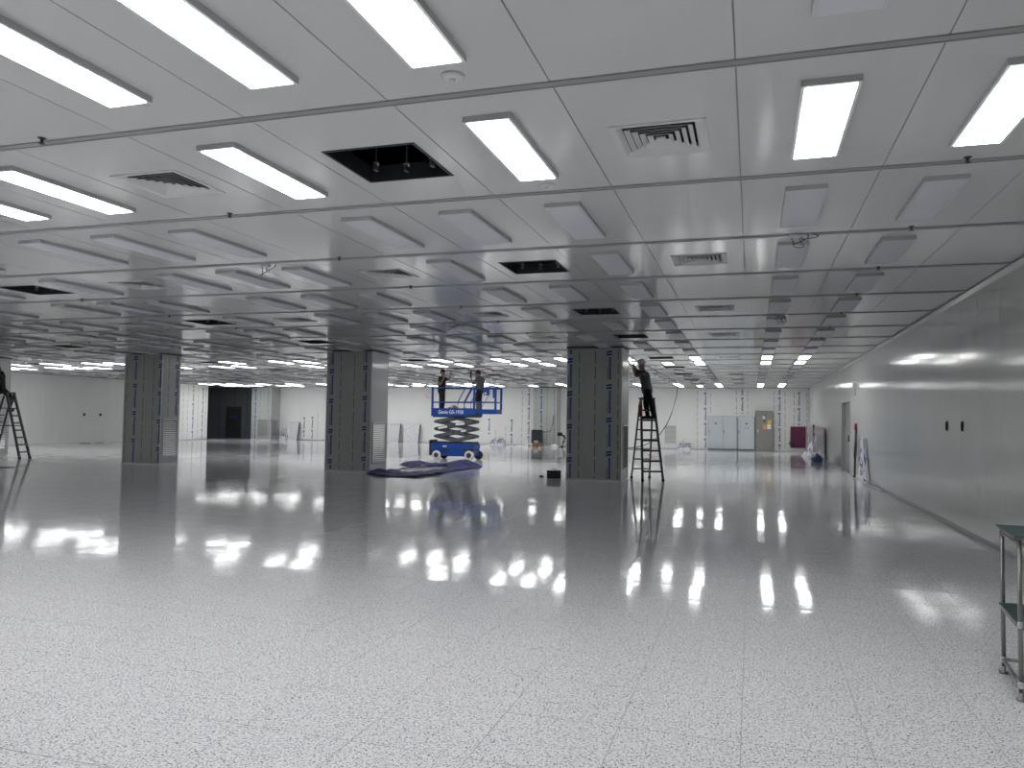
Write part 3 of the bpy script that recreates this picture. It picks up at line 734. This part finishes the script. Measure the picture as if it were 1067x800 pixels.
MB().path([(-.04, 0, .14), (-.02, 0, .24), (.02, 0, .24), (.04, 0, .14)], .008, 6).build('strap', 'red', t, True)

# ------------------------------------------------------------------ people
def remesh(mb, name, mname, parent, vox=.011, smooth_it=2):
    me = mb.mesh(name, mname); o = bpy.data.objects.new(name, me); COL.objects.link(o)
    m1 = o.modifiers.new('r', 'REMESH'); m1.mode = 'VOXEL'; m1.voxel_size = vox; m1.use_smooth_shade = True
    m2 = o.modifiers.new('s', 'SMOOTH'); m2.iterations = smooth_it; m2.factor = .5
    bpy.context.view_layer.update()
    me2 = bpy.data.meshes.new_from_object(o.evaluated_get(bpy.context.evaluated_depsgraph_get()))
    bpy.data.objects.remove(o); me2.name = name; me2.materials.clear(); me2.materials.append(M[mname])
    return inst(name, me2, parent)
def cap(mb, p0, p1, r0, r1, n=12):
    p0, p1 = Vector(p0), Vector(p1); mb.tube(p0, p1, r0, r1, n); mb.ell(p0, (r0,)*3, n, 8); mb.ell(p1, (r1,)*3, n, 8)
def person(label, loc, J, face, cl, shorts=False, sleeve=.9, helmet=False, fingers=None):
    """J: joints in local coordinates; face: unit vector the face looks along; cl: (top, trousers)"""
    t = thing('person', label, 'person', loc, 0, 'workers')
    J = {k: Vector(v) for k, v in J.items()}; face = Vector(face).normalized(); S = J['S']; s_ = J.get('k', Vector((1, 1, 1))).x
    pel = (J['hl']+J['hr'])/2; che = (J['sl']+J['sr'])/2; head = J['head']; neck = che+(head-che)*.35
    up = (head-che).normalized(); sd = face.cross(up).normalized(); face = up.cross(sd).normalized()
    def torso(mb, e):
        cap(mb, pel, (pel+che)/2, .125+e, .115+e); cap(mb, (pel+che)/2, che-up*.08, .115+e, .125+e)
        for a, b_ in (('hl', 'sl'), ('hr', 'sr')):
            cap(mb, J[a].lerp(pel, .25), J[b_].lerp(che, .40)-up*.05, .105+e, .095+e)
        cap(mb, J['sl'].lerp(che, .12)-up*.02, J['sr'].lerp(che, .12)-up*.02, .072+e, .072+e)
    def arm(mb, k, e, f_=1.0):
        a, b_, c = J['s'+k], J['e'+k], J['w'+k]; cap(mb, a, a.lerp(b_, min(1, f_)), .055+e, .042+e if f_ < 1 else .040+e)
        if f_ > 1: cap(mb, b_, c, .040+e, .027+e)
    def leg(mb, k, e, f_=2.0):
        a, b_, c = J['h'+k], J['k'+k], J['a'+k]
        cap(mb, a, a.lerp(b_, min(1, f_)), .088+e, .056+e if f_ >= 1 else .07+e)
        if f_ > 1: cap(mb, b_, b_.lerp(c, f_-1), .056+e, .040+e)
    mb = MB(); torso(mb, 0)
    cap(mb, che, head-up*.05, .052, .050)
    # head with jaw, nose, brow, ears
    mb.ell(head, (.076, .076, .098), 16, 12); cap(mb, head-up*.03+face*.02, head-up*.085+face*.045, .058, .032)
    cap(mb, head+face*.080+up*.005, head+face*.098-up*.028, .010, .014, 8)
    cap(mb, head+face*.072+up*.028+sd*.03, head+face*.072+up*.028-sd*.03, .013, .013, 8)
    cap(mb, head+face*.077-up*.058+sd*.018, head+face*.077-up*.058-sd*.018, .009, .009, 8)
    for q in (-1, 1): cap(mb, head+sd*q*.076+up*.018, head+sd*q*.078-up*.025, .014, .011, 8)
    for k in 'lr':
        arm(mb, k, 0, 2); leg(mb, k, 0, 2.0)
        a, w_ = J['a'+k], J['w'+k]; f_ = J.get('f'+k, face*Vector((1, 1, 0))).normalized()
        cap(mb, a-up*.02-f_*.03, a+f_*.15-Vector((0, 0, .035)), .040, .030)
        # hand: palm, four fingers of unequal length, thumb at the side
        hd = (J['t'+k]-w_).normalized(); ps = hd.cross(face if abs(hd.dot(face)) < .9 else Vector((0, 0, 1))).normalized(); pn = ps.cross(hd).normalized()
        for j in range(4): cap(mb, w_+hd*.01+ps*(j-1.5)*.014, w_+hd*.085+ps*(j-1.5)*.019, .015, .012, 8)
        for j, ln in enumerate((.062, .074, .070, .054)):
            b0 = w_+hd*.088+ps*(j-1.5)*.021; b1 = b0+hd*ln*.5+pn*.006; b2 = b1+(hd+pn*.6).normalized()*ln*.5
            cap(mb, b0, b1, .0088, .0082, 8); cap(mb, b1, b2, .0082, .007, 8)
        th0 = w_+hd*.03-ps*.030; th1 = th0+(hd*.6-ps*.8).normalized()*.035; th2 = th1+(hd*.9-ps*.2+pn*.3).normalized()*.032
        cap(mb, th0, th1, .012, .0105, 8); cap(mb, th1, th2, .0105, .008, 8)
    remesh(mb, 'body', 'skin', t, .0085, 1)
    mb = MB(); torso(mb, .016)
    for k in 'lr': arm(mb, k, .016, sleeve)
    cap(mb, pel-up*.02, pel+up*.1, .145, .14)
    remesh(mb, 'shirt', cl[0], t)
    mb = MB()
    for k in 'lr': leg(mb, k, .016, 1.02 if shorts else 1.93)
    cap(mb, J['hl'].lerp(pel, .2), J['hr'].lerp(pel, .2), .118, .118); cap(mb, pel, pel+up*.08, .128, .130)
    remesh(mb, 'trousers', cl[1], t)
    for k in 'lr':
        a = J['a'+k]; f_ = J.get('f'+k, face*Vector((1, 1, 0))).normalized(); mb = MB()
        cap(mb, a-Vector((0, 0, .025))-f_*.04, a+f_*.16-Vector((0, 0, .042)), .050, .040); cap(mb, a-Vector((0, 0, .03)), a+Vector((0, 0, .03)), .050, .046)
        zmin = a.z-.085; mb.v = [(x, y, max(z, zmin)) for x, y, z in mb.v]
        remesh(mb, 'shoe', 'cloth_black', t)
    rot = Matrix((sd, face, up)).transposed()
    if helmet:
        mb = MB().ell((0, 0, 0), (.105, .122, .115), 18, 10, 0, 0.0).lathe([(.105, -.012), (.128, -.014), (.132, -.006), (.108, .004)], (0, .010, 0), 18)
        mb.cbox((0, .12, -.004), (.12, .08, .012)).cbox((0, 0, .108), (.03, .16, .02)); nm, mm = 'helmet', 'helmet'; off = .045
    else:
        mb = MB().ell((0, -.012, 0), (.084, .088, .098), 16, 10, 0, -.15).ell((0, -.045, -.03), (.078, .052, .075), 14, 8); nm, mm = 'hair', 'hair'; off = .018
    mb.v = [tuple(rot @ Vector(v)+head+up*off) for v in mb.v]; mb.build(nm, mm, t, True)
    mb = MB()
    for q in (-1, 1): mb.ell(head+face*.079+up*.012+sd*q*.030, (.010, .010, .008), 8, 6)
    mb.build('eyes', 'black', t, True)
    return t

# worker on the left of the lift platform, arms up
person('worker in black standing at the left end of the scissor lift, hands raised', (-11.15, 27.22, 1.722), dict(S=(0, 0, 0),
    al=(.0, .10, .085), ar=(.03, -.10, .085), kl=(.02, .10, .45), kr=(.05, -.10, .45), hl=(-.01, .085, .84), hr=(-.01, -.085, .84),
    sl=(.0, .17, 1.30), sr=(.0, -.17, 1.30), el=(.22, .20, 1.26), wl=(.27, .20, 1.47), tl=(.27, .20, 1.56),
    er=(.02, -.24, 1.06), wr=(.10, -.13, 1.27), tr=(.12, -.08, 1.35), head=(.03, 0, 1.53), fl=(1, .2, 0), fr=(1, -.2, 0)),
    (.9, -.15, .35), ('cloth_black', 'cloth_black'), sleeve=.55)
person('worker in grey shirt and black shorts on the lift extension, reaching up', (-9.66, 27.22, 1.752), dict(S=(0, 0, 0),
    al=(-.06, .10, .085), ar=(-.04, -.10, .085), kl=(-.06, .10, .44), kr=(-.05, -.10, .44), hl=(.03, .085, .83), hr=(.03, -.085, .83),
    sl=(.03, .17, 1.27), sr=(.03, -.17, 1.27), el=(-.17, .22, 1.16), wl=(-.20, .16, 1.40), tl=(-.20, .14, 1.50),
    er=(-.17, -.22, 1.05), wr=(-.24, -.18, 1.22), tr=(-.25, -.17, 1.31), head=(-.05, 0, 1.45), fl=(-1, .15, 0), fr=(-1, -.15, 0)),
    (-.85, -.1, .5), ('cloth_grey', 'cloth_black'), shorts=True, sleeve=.8)
t = thing('hand_drill', 'small reddish tool held up by the grey-shirted worker on the lift', 'tool', (-9.93, 27.03, 2.98+.13))
MB().rbox(-.03, .03, -.03, .03, -.09, .06, .01).build('grip', 'dark_metal', t); MB().rbox(-.03, .03, -.03, .03, .055, .15, .012).build('body', 'cloth_red', t); MB().tube((0, 0, .15), (0, 0, .22), .008, n=8).build('bit', 'steel', t)
# helmeted worker on the ladder, reaching to the column side
person('worker in white helmet standing on the ladder, reaching up the column', (-2.50, 20.26, 1.566), dict(S=(0, 0, 0),
    al=(-.08, .10, .085), ar=(.09, -.06, .085), kl=(-.13, .10, .40), kr=(.03, -.07, .40), hl=(-.10, .08, .76), hr=(-.08, -.09, .76),
    sl=(-.19, .15, 1.19), sr=(-.15, -.17, 1.19), el=(-.38, .12, 1.25), wl=(-.45, .05, 1.44), tl=(-.47, .04, 1.52),
    er=(-.35, -.20, 1.13), wr=(-.43, -.12, 1.30), tr=(-.46, -.10, 1.38), head=(-.22, -.01, 1.40), fl=(-1, .1, 0), fr=(-.8, -.5, 0)),
    (-.95, -.05, .25), ('cloth_grey', 'cloth_black'), sleeve=.9, helmet=True)
# worker sitting astride the ladder at the left edge
person('dark-clad worker seated on the ladder top at the left edge, mostly out of frame', (-23.76, 19.62, 1.30), dict(S=(0, 0, 0),
    al=(-.05, .40, .33), ar=(-.05, -.26, .33), kl=(.05, .40, .72), kr=(.05, -.24, .72), hl=(-.04, .12, .97), hr=(-.04, -.12, .97),
    sl=(-.10, .17, 1.42), sr=(-.10, -.17, 1.42), el=(-.22, .22, 1.55), wl=(-.30, .16, 1.72), tl=(-.33, .14, 1.80),
    er=(-.14, -.27, 1.22), wr=(-.02, -.24, 1.04), tr=(.05, -.22, .98), head=(-.13, 0, 1.64), fl=(1, .1, 0), fr=(1, -.1, 0)),
    (-.9, .2, .35), ('cloth_black', 'cloth_black'), sleeve=.9)

# ------------------------------------------------------------------ floor clutter
def poly_in(p, P):
    ins = False
    for i in range(len(P)):
        (x0, y0), (x1, y1) = P[i], P[i-1]
        if (y0 > p[1]) != (y1 > p[1]) and p[0] < (x1-x0)*(p[1]-y0)/(y1-y0)+x0: ins = not ins
    return ins
def sheet(name, label, cat, outline, hole, mname, res, amp, seed, group=None, ridge=()):
    rnd = random.Random(seed); xs = [p[0] for p in outline]; ys = [p[1] for p in outline]
    ph = [rnd.uniform(0, 6.3) for _ in range(8)]
    def hz(x, y):
        z = .5+.5*math.sin(x*5.1+y*2.3+ph[0])*math.sin(y*4.3-x*1.7+ph[1])+.35*math.sin(x*11+y*7+ph[2])*math.sin(y*9-x*5+ph[3])
        e = amp*max(.05, z)
        for (rx, ry, rr, rh) in ridge: e += rh*math.exp(-((x-rx)**2+(y-ry)**2)/rr**2)
        return e+.004
    mb = MB(); idx = {}
    nx, ny = int((max(xs)-min(xs))/res)+1, int((max(ys)-min(ys))/res)+1
    def vid(i, j):
        if (i, j) not in idx:
            x, y = min(xs)+i*res+rnd.uniform(-.2, .2)*res, min(ys)+j*res+rnd.uniform(-.2, .2)*res; idx[(i, j)] = len(mb.v); mb.v.append((x, y, hz(x, y)))
        return idx[(i, j)]
    for i in range(nx):
        for j in range(ny):
            p = (min(xs)+(i+.5)*res, min(ys)+(j+.5)*res)
            if poly_in(p, outline) and not (hole and poly_in(p, hole)):
                mb.f.append((vid(i, j), vid(i+1, j), vid(i+1, j+1), vid(i, j+1))); mb.mi.append(0)
    ox, oy = sum(xs)/len(xs), sum(ys)/len(ys); mb.v = [(x-ox, y-oy, z) for x, y, z in mb.v]
    o = mb.build(name, mname, None, True, (ox, oy, 0)); sm = o.modifiers.new('thickness', 'SOLIDIFY'); sm.thickness = .003; sm.offset = 1
    return tag(o, label, cat, group)
sheet('tarpaulin', 'crumpled dark blue tarpaulin spread on the floor beside the column', 'tarpaulin',
      [(-9.98, 19.1), (-9.7, 18.6), (-8.9, 18.25), (-8.2, 18.35), (-8.1, 19.4), (-8.15, 21.0), (-7.95, 22.9), (-8.6, 24.0), (-9.6, 24.4), (-10.5, 23.6), (-10.6, 22.4), (-10.0, 21.8), (-9.97, 20.6)],
      [(-9.75, 20.2), (-8.9, 19.9), (-8.75, 22.0), (-9.3, 23.0), (-9.9, 22.2)], 'tarp', .09, .05, 5, None, ((-10.2, 22.9, .4, .16), (-8.9, 23.4, .5, .18), (-9.6, 19.2, .3, .10)))
t = thing('tool_box', 'black tool box on the floor left of the nearest column', 'tool box', (-4.94, 19.85, 0), math.radians(12))
MB().rbox(-.18, .18, -.10, .10, 0, .15, .015).build('body', 'black', t); MB().rbox(-.187, .187, -.107, .107, .151, .205, .015).build('lid', 'black', t)
MB().path([(-.07, 0, .20), (-.06, 0, .235), (.06, 0, .235), (.07, 0, .20)], .010, 6).build('handle', 'dark_metal', t, True)
for x in (-.11, .11): MB().rbox(x-.018, x+.018, -.118, -.1075, .12, .17, .004).build('latch', 'dark_metal', t)
t = thing('tape_roll', 'small grey tape roll on the floor beside the black tool box', 'tape roll', (-5.33, 20.05, 0))
MB().lathe([(.028, 0), (.052, 0), (.055, .01), (.055, .045), (.052, .05), (.028, .05)], n=18).build('roll', 'lift_dark', t, True)
MB().lathe([(.024, .001), (.0275, .001), (.0275, .049), (.024, .049)], n=16).build('core', 'cardboard', t, True)
t = thing('floor_mat', 'flat dark strip lying on the floor at the left edge', 'mat', (-20.1, 16.4, 0), math.radians(12))
MB().rbox(-.65, .65, -.12, .12, 0, .012, .004).build('strip', 'black', t)
MB().rbox(-.6, .6, -.05, .05, .0125, .02, .003).build('rib', 'lift_dark', t)

# ------------------------------------------------------------------ far wall equipment
def cabinet(label, x0, x1, hgt, doors, depth=.45, cm='cabinet'):
    t = thing('electrical_cabinet', label, 'cabinet', ((x0+x1)/2, YF-.013-depth/2, 0)); hx, hy = (x1-x0)/2, depth/2
    MB().rbox(-hx, hx, -hy+.02, hy, .08, hgt, .008).build('body', cm, t); MB().rbox(-hx+.01, hx-.01, -hy+.04, hy, 0, .08, .004).build('plinth', 'cabinet_plinth', t)
    st = (2*hx)/doors
    for k in range(doors):
        a, b_ = -hx+k*st+.012, -hx+(k+1)*st-.012
        d = MB().rbox(a, b_, -hy, -hy+.019, .1, hgt-.02, .006).build('door', cm, t)
        MB().rbox(a+.04, a+.07, -hy-.02, -hy, .92, 1.10, .006).build('handle', 'dark_metal', d)
        if k == 0: MB().rbox((a+b_)/2-.03, (a+b_)/2+.09, -hy-.008, -hy, hgt-.42, hgt-.36, .003).build('nameplate', 'black', d)
        if doors == 1:
            for s_ in (-.06, .1): MB().lathe([(.03, 0), (.03, -.015), (.02, -.02)], ((a+b_)/2+s_, -hy, hgt-.62), 12, 'y').build('indicator', 'lift_dark', d)
    return t
cabinet('pale grey two-door electrical cabinet against the far wall', -2.28, -.76, 1.84, 2)
cabinet('pale grey single-door electrical cabinet beside the taupe one, far wall', -.72, .13, 1.84, 1)
t = thing('utility_cabinet', 'tall taupe metal cabinet with stickers on its door, far wall', 'cabinet', (.65, YF-.013-.2, 0))
MB().rbox(-.46, .46, -.17, .20, 0, 2.16, .006).build('body', 'taupe', t)
d = MB().rbox(-.43, .43, -.20, -.172, .06, 2.12, .006).build('door', 'taupe', t)
MB().rbox(-.36, -.31, -.23, -.20, 1.0, 1.16, .006).build('handle', 'white_paint', d)
for nm, a, b_, za, zb_, mm in (('sticker', -.10, .02, 1.72, 1.88, 'paper'), ('sticker', .0, .08, 1.85, 1.95, 'print_brown'), ('warning_sticker', .14, .34, 1.46, 1.66, 'yellow'), ('notice', -.09, .10, 1.16, 1.42, 'orange'), ('notice', .13, .32, 1.18, 1.44, 'paper'), ('sticker', -.08, .06, 1.58, 1.64, 'black')):
    MB().box(a, b_, -.2035, -.2005, za, zb_).build(nm, mm, d)
for z in (.3, 1.1, 1.9): MB().tube((.445, -.185, z-.06), (.445, -.185, z+.06), .014, n=8).build('hinge', 'dark_metal', t)
t = thing('wall_box', 'maroon rectangular box mounted low on the far wall by the corner', 'wall box', (2.35, YF-.02, .78))
MB().rbox(-.36, .36, -.14, .0, -.56, .56, .01).build('body', 'maroon', t); MB().rbox(-.34, .34, -.155, -.141, -.54, .54, .006).build('door', 'maroon', t)
MB().rbox(-.38, -.355, -.16, -.10, -.57, .57, .004).build('frame_edge', 'dark_metal', t)
MB().path([(-.36, -.15, -.4), (-.46, -.18, -.32), (-.40, -.2, -.25), (-.2, -.2, -.45), (-.12, -.19, -.5)], .03, 6).build('cable_coil', 'black', t, True)
# louvre in the far wall
t = thing('wall_grille', 'white return-air grille low on the far wall beside the hanging cable', 'grille', (-4.33, YF, 0))
louvre(t, lambda a, z, o_=0.0: (a, -o_, z), -.30, .30, .32, 1.28, .03, .065, 'vent_white', 'seam')
# cable hanging from the ceiling
pts = [(-3.92, 43.6, CEIL), (-3.95, 43.6, 3.0), (-4.05, 43.55, 2.54), (-4.22, 43.5, 1.95), (-4.46, 43.4, 1.35), (-4.78, 43.2, .85), (-5.1, 43.0, .48), (-5.6, 42.8, .2), (-6.3, 42.6, .03), (-7.0, 42.5, .025)]
o = MB().path([(a+3.92, b_-43.6, z-CEIL) for a, b_, z in pts], .022, 6).build('hanging_cable', 'dark_metal', None, True, (-3.92, 43.6, CEIL)); tag(o, 'dark cable swooping from the ceiling to the floor by the far wall', 'cable')
# fan heater on a pallet
t = thing('site_heater', 'dark caged site heater standing on a pallet before the far column', 'heater', (-11.65, 42.7, 0))
pal = MB().rbox(-.24, .24, -.2, .2, .15, .19, .006).build('pallet', 'wood', t)
for x in (-.18, 0, .18): MB().rbox(x-.05, x+.05, -.2, .2, 0, .15, .006).build('pallet_block', 'cardboard', pal)
MB().rbox(-.25, .25, -.17, .2, .19, .9, .015).build('body', 'lift_dark', t)
for k in range(7): MB().rbox(-.22, .22, -.185, -.17, .40+k*.06, .415+k*.06, .003).build('grille_bar', 'dark_metal', t)
for x in (-.262, .262):
    MB().tube((x, -.19, .19), (x, -.19, .92), .014, n=8).build('cage_post', 'black', t); MB().tube((x, .2, .19), (x, .2, .92), .014, n=8).build('cage_post', 'black', t)
MB().rbox(-.28, .28, -.21, .22, .9, .94, .008).build('cage_top', 'black', t)
MB().rbox(-.12, .12, -.19, -.17, .22, .34, .006).build('panel', 'grid_metal', t)
pts = [(.26, .0, .86), (.5, .1, .82), (.75, .15, .9), (.88, .2, 1.3), (.92, .25, 1.8)]
MB().path(pts, .02, 6).build('power_cable', 'black', t, True)
o = MB().rbox(-.35, .35, -.22, .22, 0, .05, .01).rbox(.1, .32, -.1, .15, .05, .2, .03).build('packing_sheet', 'paper', None, False, (-12.45, 42.75, 0)); tag(o, 'low white packing piece on the floor left of the heater', 'packing')
t = thing('bent_device', 'small black bent device on the floor beside a white bundle, far wall', 'device', (-10.2, 42.8, 0))
MB().lathe([(.16, 0), (.17, .02), (.05, .04)], n=14).build('base', 'black', t, True)
MB().path([(0, 0, .03), (.08, 0, .28), (.16, 0, .50), (.12, 0, .62), (-.02, 0, .66)], .055, 8).build('arm', 'black', t, True)
MB().rbox(-.26, .0, -.1, .1, .62, .82, .04).build('head', 'black', t)
o = MB().ell((0, 0, .06), (.2, .16, .10), 12, 6).build('white_bundle', 'paper', None, True, (-10.62, 42.6, 0)); tag(o, 'small white rounded bundle at the foot of the black bent device', 'bundle')

# wrapped boards leaning on the far wall
def leaning(label, x0, x1, hgt, foot, seed):
    t = thing('wrapped_board', label, 'board', ((x0+x1)/2, YF-.014-foot, 0), 0, 'boards leaning on the far wall'); hx = (x1-x0)/2; th = .05
    lean = foot-.05
    def P(a, z, o_): return (a, lean*z/hgt-o_, z)
    def slab(aa, ab, za, zb_, oa, ob, nm, mm):
        vs2 = [P(aa, za, oa), P(ab, za, oa), P(ab, za, ob), P(aa, za, ob), P(aa, zb_, oa), P(ab, zb_, oa), P(ab, zb_, ob), P(aa, zb_, ob)]
        return MB().add(vs2, [(0, 3, 2, 1), (4, 5, 6, 7), (0, 1, 5, 4), (1, 2, 6, 5), (2, 3, 7, 6), (3, 0, 4, 7)]).build(nm, mm, t)
    slab(-hx, hx, 0, hgt, 0, th*.6, 'board', 'film_panel')
    # wrinkled wrap
    rnd = random.Random(seed); mb = MB(); n, m_ = 14, 18
    for i in range(n+1):
        for j in range(m_+1): a, z = -hx+2*hx*i/n, hgt*j/m_; mb.v.append(P(a, z, th*.6+.004+rnd.uniform(0, .02)))
    for i in range(n):
        for j in range(m_): mb.f.append((i*(m_+1)+j, (i+1)*(m_+1)+j, (i+1)*(m_+1)+j+1, i*(m_+1)+j+1)); mb.mi.append(0)
    mb.build('plastic_wrap', 'loose_film', t)
    slab(hx, hx+.06, 0, hgt*.98, 0, th*.6, 'edge_strip', 'dark_metal')
leaning('plastic-wrapped board leaning on the far wall right of the tarpaulin column', -21.45, -20.75, 1.16, .30, 1)
leaning('wider plastic-wrapped board leaning on the far wall left of the lift', -20.45, -19.45, 1.14, .30, 2)
leaning('plastic-wrapped board leaning on the far wall left of the tarpaulin column', -28.55, -27.9, 1.15, .30, 3)

# crumpled loose protective film with blue print
def film_heap(label, loc, w_, d_, h_, seed, rotz=0):
    rnd = random.Random(seed); t = thing('loose_film', label, 'plastic film', loc, rotz, 'crumpled protective film')
    mb = MB(); n, m_ = 12, 10
    for i in range(n+1):
        for j in range(m_+1):
            a = -w_/2+w_*i/n; s_ = j/m_
            prof = min(1, 3.2*min(i, n-i)/n+.05)*(.62+.38*math.sin(i*1.9+seed*1.3)*math.sin(i*.7+seed))
            z = max(.003, h_*prof*s_**1.1*(.9+.2*rnd.random())); y = -d_*(1-s_)+rnd.uniform(-.04, 0)*(1 if 0 < j < m_ else 0)
            mb.v.append((a+rnd.uniform(-.03, .03), min(y, 0), z))
    for i in range(n):
        for j in range(m_): mb.f.append((i*(m_+1)+j, (i+1)*(m_+1)+j, (i+1)*(m_+1)+j+1, i*(m_+1)+j+1)); mb.mi.append(0)
    me_v = list(mb.v)
    f = mb.build('film', 'loose_film', t)
    mb = MB()
    for k in range(26):
        i, j = rnd.randrange(1, n-1), rnd.randrange(2, m_-1); A, B, C_, D = (Vector(me_v[q]) for q in (i*(m_+1)+j, (i+1)*(m_+1)+j, (i+1)*(m_+1)+j+1, i*(m_+1)+j+1))
        o_ = Vector((0, -.012, .006)); fl_ = rnd.random() < .5
        if fl_: A, B, C_, D = B, A, D, C_
        mb.add([A+o_, A.lerp(B, .6)+o_, C_.lerp(C_+(C_-A), .5)+o_, C_.lerp(D, .6).lerp(C_+(C_-A), .4)+o_], [(0, 1, 2, 3)])
    mb.build('blue_print', 'print_blue', f)
    return t
film_heap('crumpled film with blue print beside the far wall grille', (-3.55, YF-.015, 0), .85, .5, .62, 4)
film_heap('crumpled film with blue print heaped in the far right corner', (XR-.015, 37.6, 0), 3.2, .7, 1.15, 5, math.radians(-90))
film_heap('tall torn film with blue print on right wall, nearest the camera', (XR-.015, 22.7, 0), 2.0, .10, 1.45, 6, math.radians(-90))
film_heap('low crumpled blue-printed film between the two leaning boards, far wall', (-22.2, YF-.015, 0), .9, .3, .5, 8)
film_heap('crumpled film with blue print left of the leaning board, far left wall', (-29.0, YF-.015, 0), .6, .4, .9, 9)
film_heap('peeling film with blue print on the far wall behind the lift', (-14.4, YF-.015, 0), 1.2, .25, .55, 10)
t = thing('metal_strip', 'thin strip of peeled aluminium trim lying along the right wall base', 'trim strip', (XR-.12, 20.6, 0), math.radians(3))
MB().rbox(-.03, .03, -1.1, 1.1, .004, .03, .006).build('strip', 'alu', t); MB().rbox(-.035, .035, .6, 1.15, .031, .04, .003).build('film_tail', 'loose_film', t)
t = thing('blue_bag', 'dark blue rubbish bag on the floor in front of the corner film heap', 'bag', (XR-.42, 33.2, 0))
mb = MB().ell((0, 0, .11), (.22, .42, .19), 14, 9); rnd = random.Random(3); mb.v = [(a*(1+rnd.uniform(-.1, .1)), b_*(1+rnd.uniform(-.1, .1)), max(0, z)) for a, b_, z in mb.v]
mb.build('body', 'blue_bag', t); MB().lathe([(.05, .27), (.035, .30), (.06, .33)], n=10).build('knot', 'blue_bag', t)

# ------------------------------------------------------------------ right wall fittings
for y, lab in ((13.52, 'black recessed pull handle on the right wall, farther of the pair'), (12.60, 'black recessed pull handle on the right wall, nearer of the pair')):
    t = thing('pull_handle', lab, 'handle', (XR, y, 1.51), 0, 'pull handles on the right wall')
    MB().rbox(-.010, .0, -.03, .03, -.075, .075, .004).build('plate', 'black', t)
    MB().rbox(-.022, -.010, -.012, .012, -.06, .06, .004).build('grip', 'black', t)
t = thing('upright_rod', 'slim dark upright rod with red top standing against right wall by the doorway', 'rod', (XR-.07, 24.35, 0))
MB().tube((0, 0, .03), (.04, 0, 1.35), .03, n=10).build('rod', 'lift_dark', t, True); MB().tube((.04, 0, 1.35), (.045, 0, 1.54), .045, .04, 12).build('red_top', 'red', t, True)
MB().rbox(-.05, .03, -.05, .05, 0, .04, .01).build('foot', 'black', t)
MB().tube((.01, 0, .55), (.03, 0, 1.0), .04, n=10).build('sleeve', 'dark_metal', t, True)
t = thing('upright_rod', 'thin red upright rod against right wall above the corner film heap', 'rod', (XR-.03, 40.4, .9))
MB().tube((0, 0, 0), (0, 0, .45), .03, n=8).build('rod', 'red', t, True); MB().rbox(-.06, .03, -.12, .12, .44, .56, .02).build('head', 'red', t)
t = thing('grey_board', 'small grey board leaning on right wall beside the corner film heap', 'board', (XR-.06, 34.9, 0))
MB().rbox(-.02, .02, -.85, .85, 0.0, 1.30, .008).build('board', 'film_panel', t); MB().rbox(-.032, -.0205, -.80, .80, .05, 1.25, .004).build('face', 'film_panel', t)
t = thing('wall_speaker', 'small pale box mounted high on right wall above the doorway side', 'wall box', (XR, 24.6, 2.62))
MB().rbox(-.09, 0, -.10, .10, -.08, .10, .015).build('body', 'lamp_white', t); MB().rbox(-.05, -.01, -.03, .03, -.28, -.08, .008).build('bracket', 'lamp_white', t)
t = thing('wall_switch', 'small switch box on right wall just before the doorway', 'switch', (XR, 25.5, 1.28))
MB().rbox(-.02, 0, -.06, .06, -.06, .06, .006).build('plate', 'vent_white', t); MB().rbox(-.028, -.02, -.02, .02, -.03, .03, .003).build('rocker', 'dark_metal', t)
# left wall sockets
for y, lab in ((31.64, 'round dark socket on the left wall, nearer of the pair'), (32.68, 'round dark socket on the left wall, farther of the pair')):
    t = thing('wall_socket', lab, 'socket', (XL, y, 1.46), 0, 'sockets on the left wall')
    MB().lathe([(.10, 0), (.10, .008), (.085, .012)], (0, 0, 0), 18, 'x').build('plate', 'vent_white', t)
    MB().lathe([(.07, .012), (.07, .03), (.05, .034)], (0, 0, 0), 16, 'x').build('core', 'black', t)
t = thing('debris_pile', 'low heap of wood offcuts on the floor by the left wall', 'offcuts', (XL+.35, 32.1, 0))
rnd = random.Random(12)
for k in range(6):
    a = rnd.uniform(-1, 1); x, y = rnd.uniform(-.15, .15), -.7+.28*k
    MB().beam((x-.12*math.cos(a), y-.2, .02+.01*(k % 2)), (x+.12*math.cos(a), y+.2, .02+.03*(k % 2)), .06, .03).build('offcut', 'taupe' if k % 3 == 0 else 'vent_white', t)
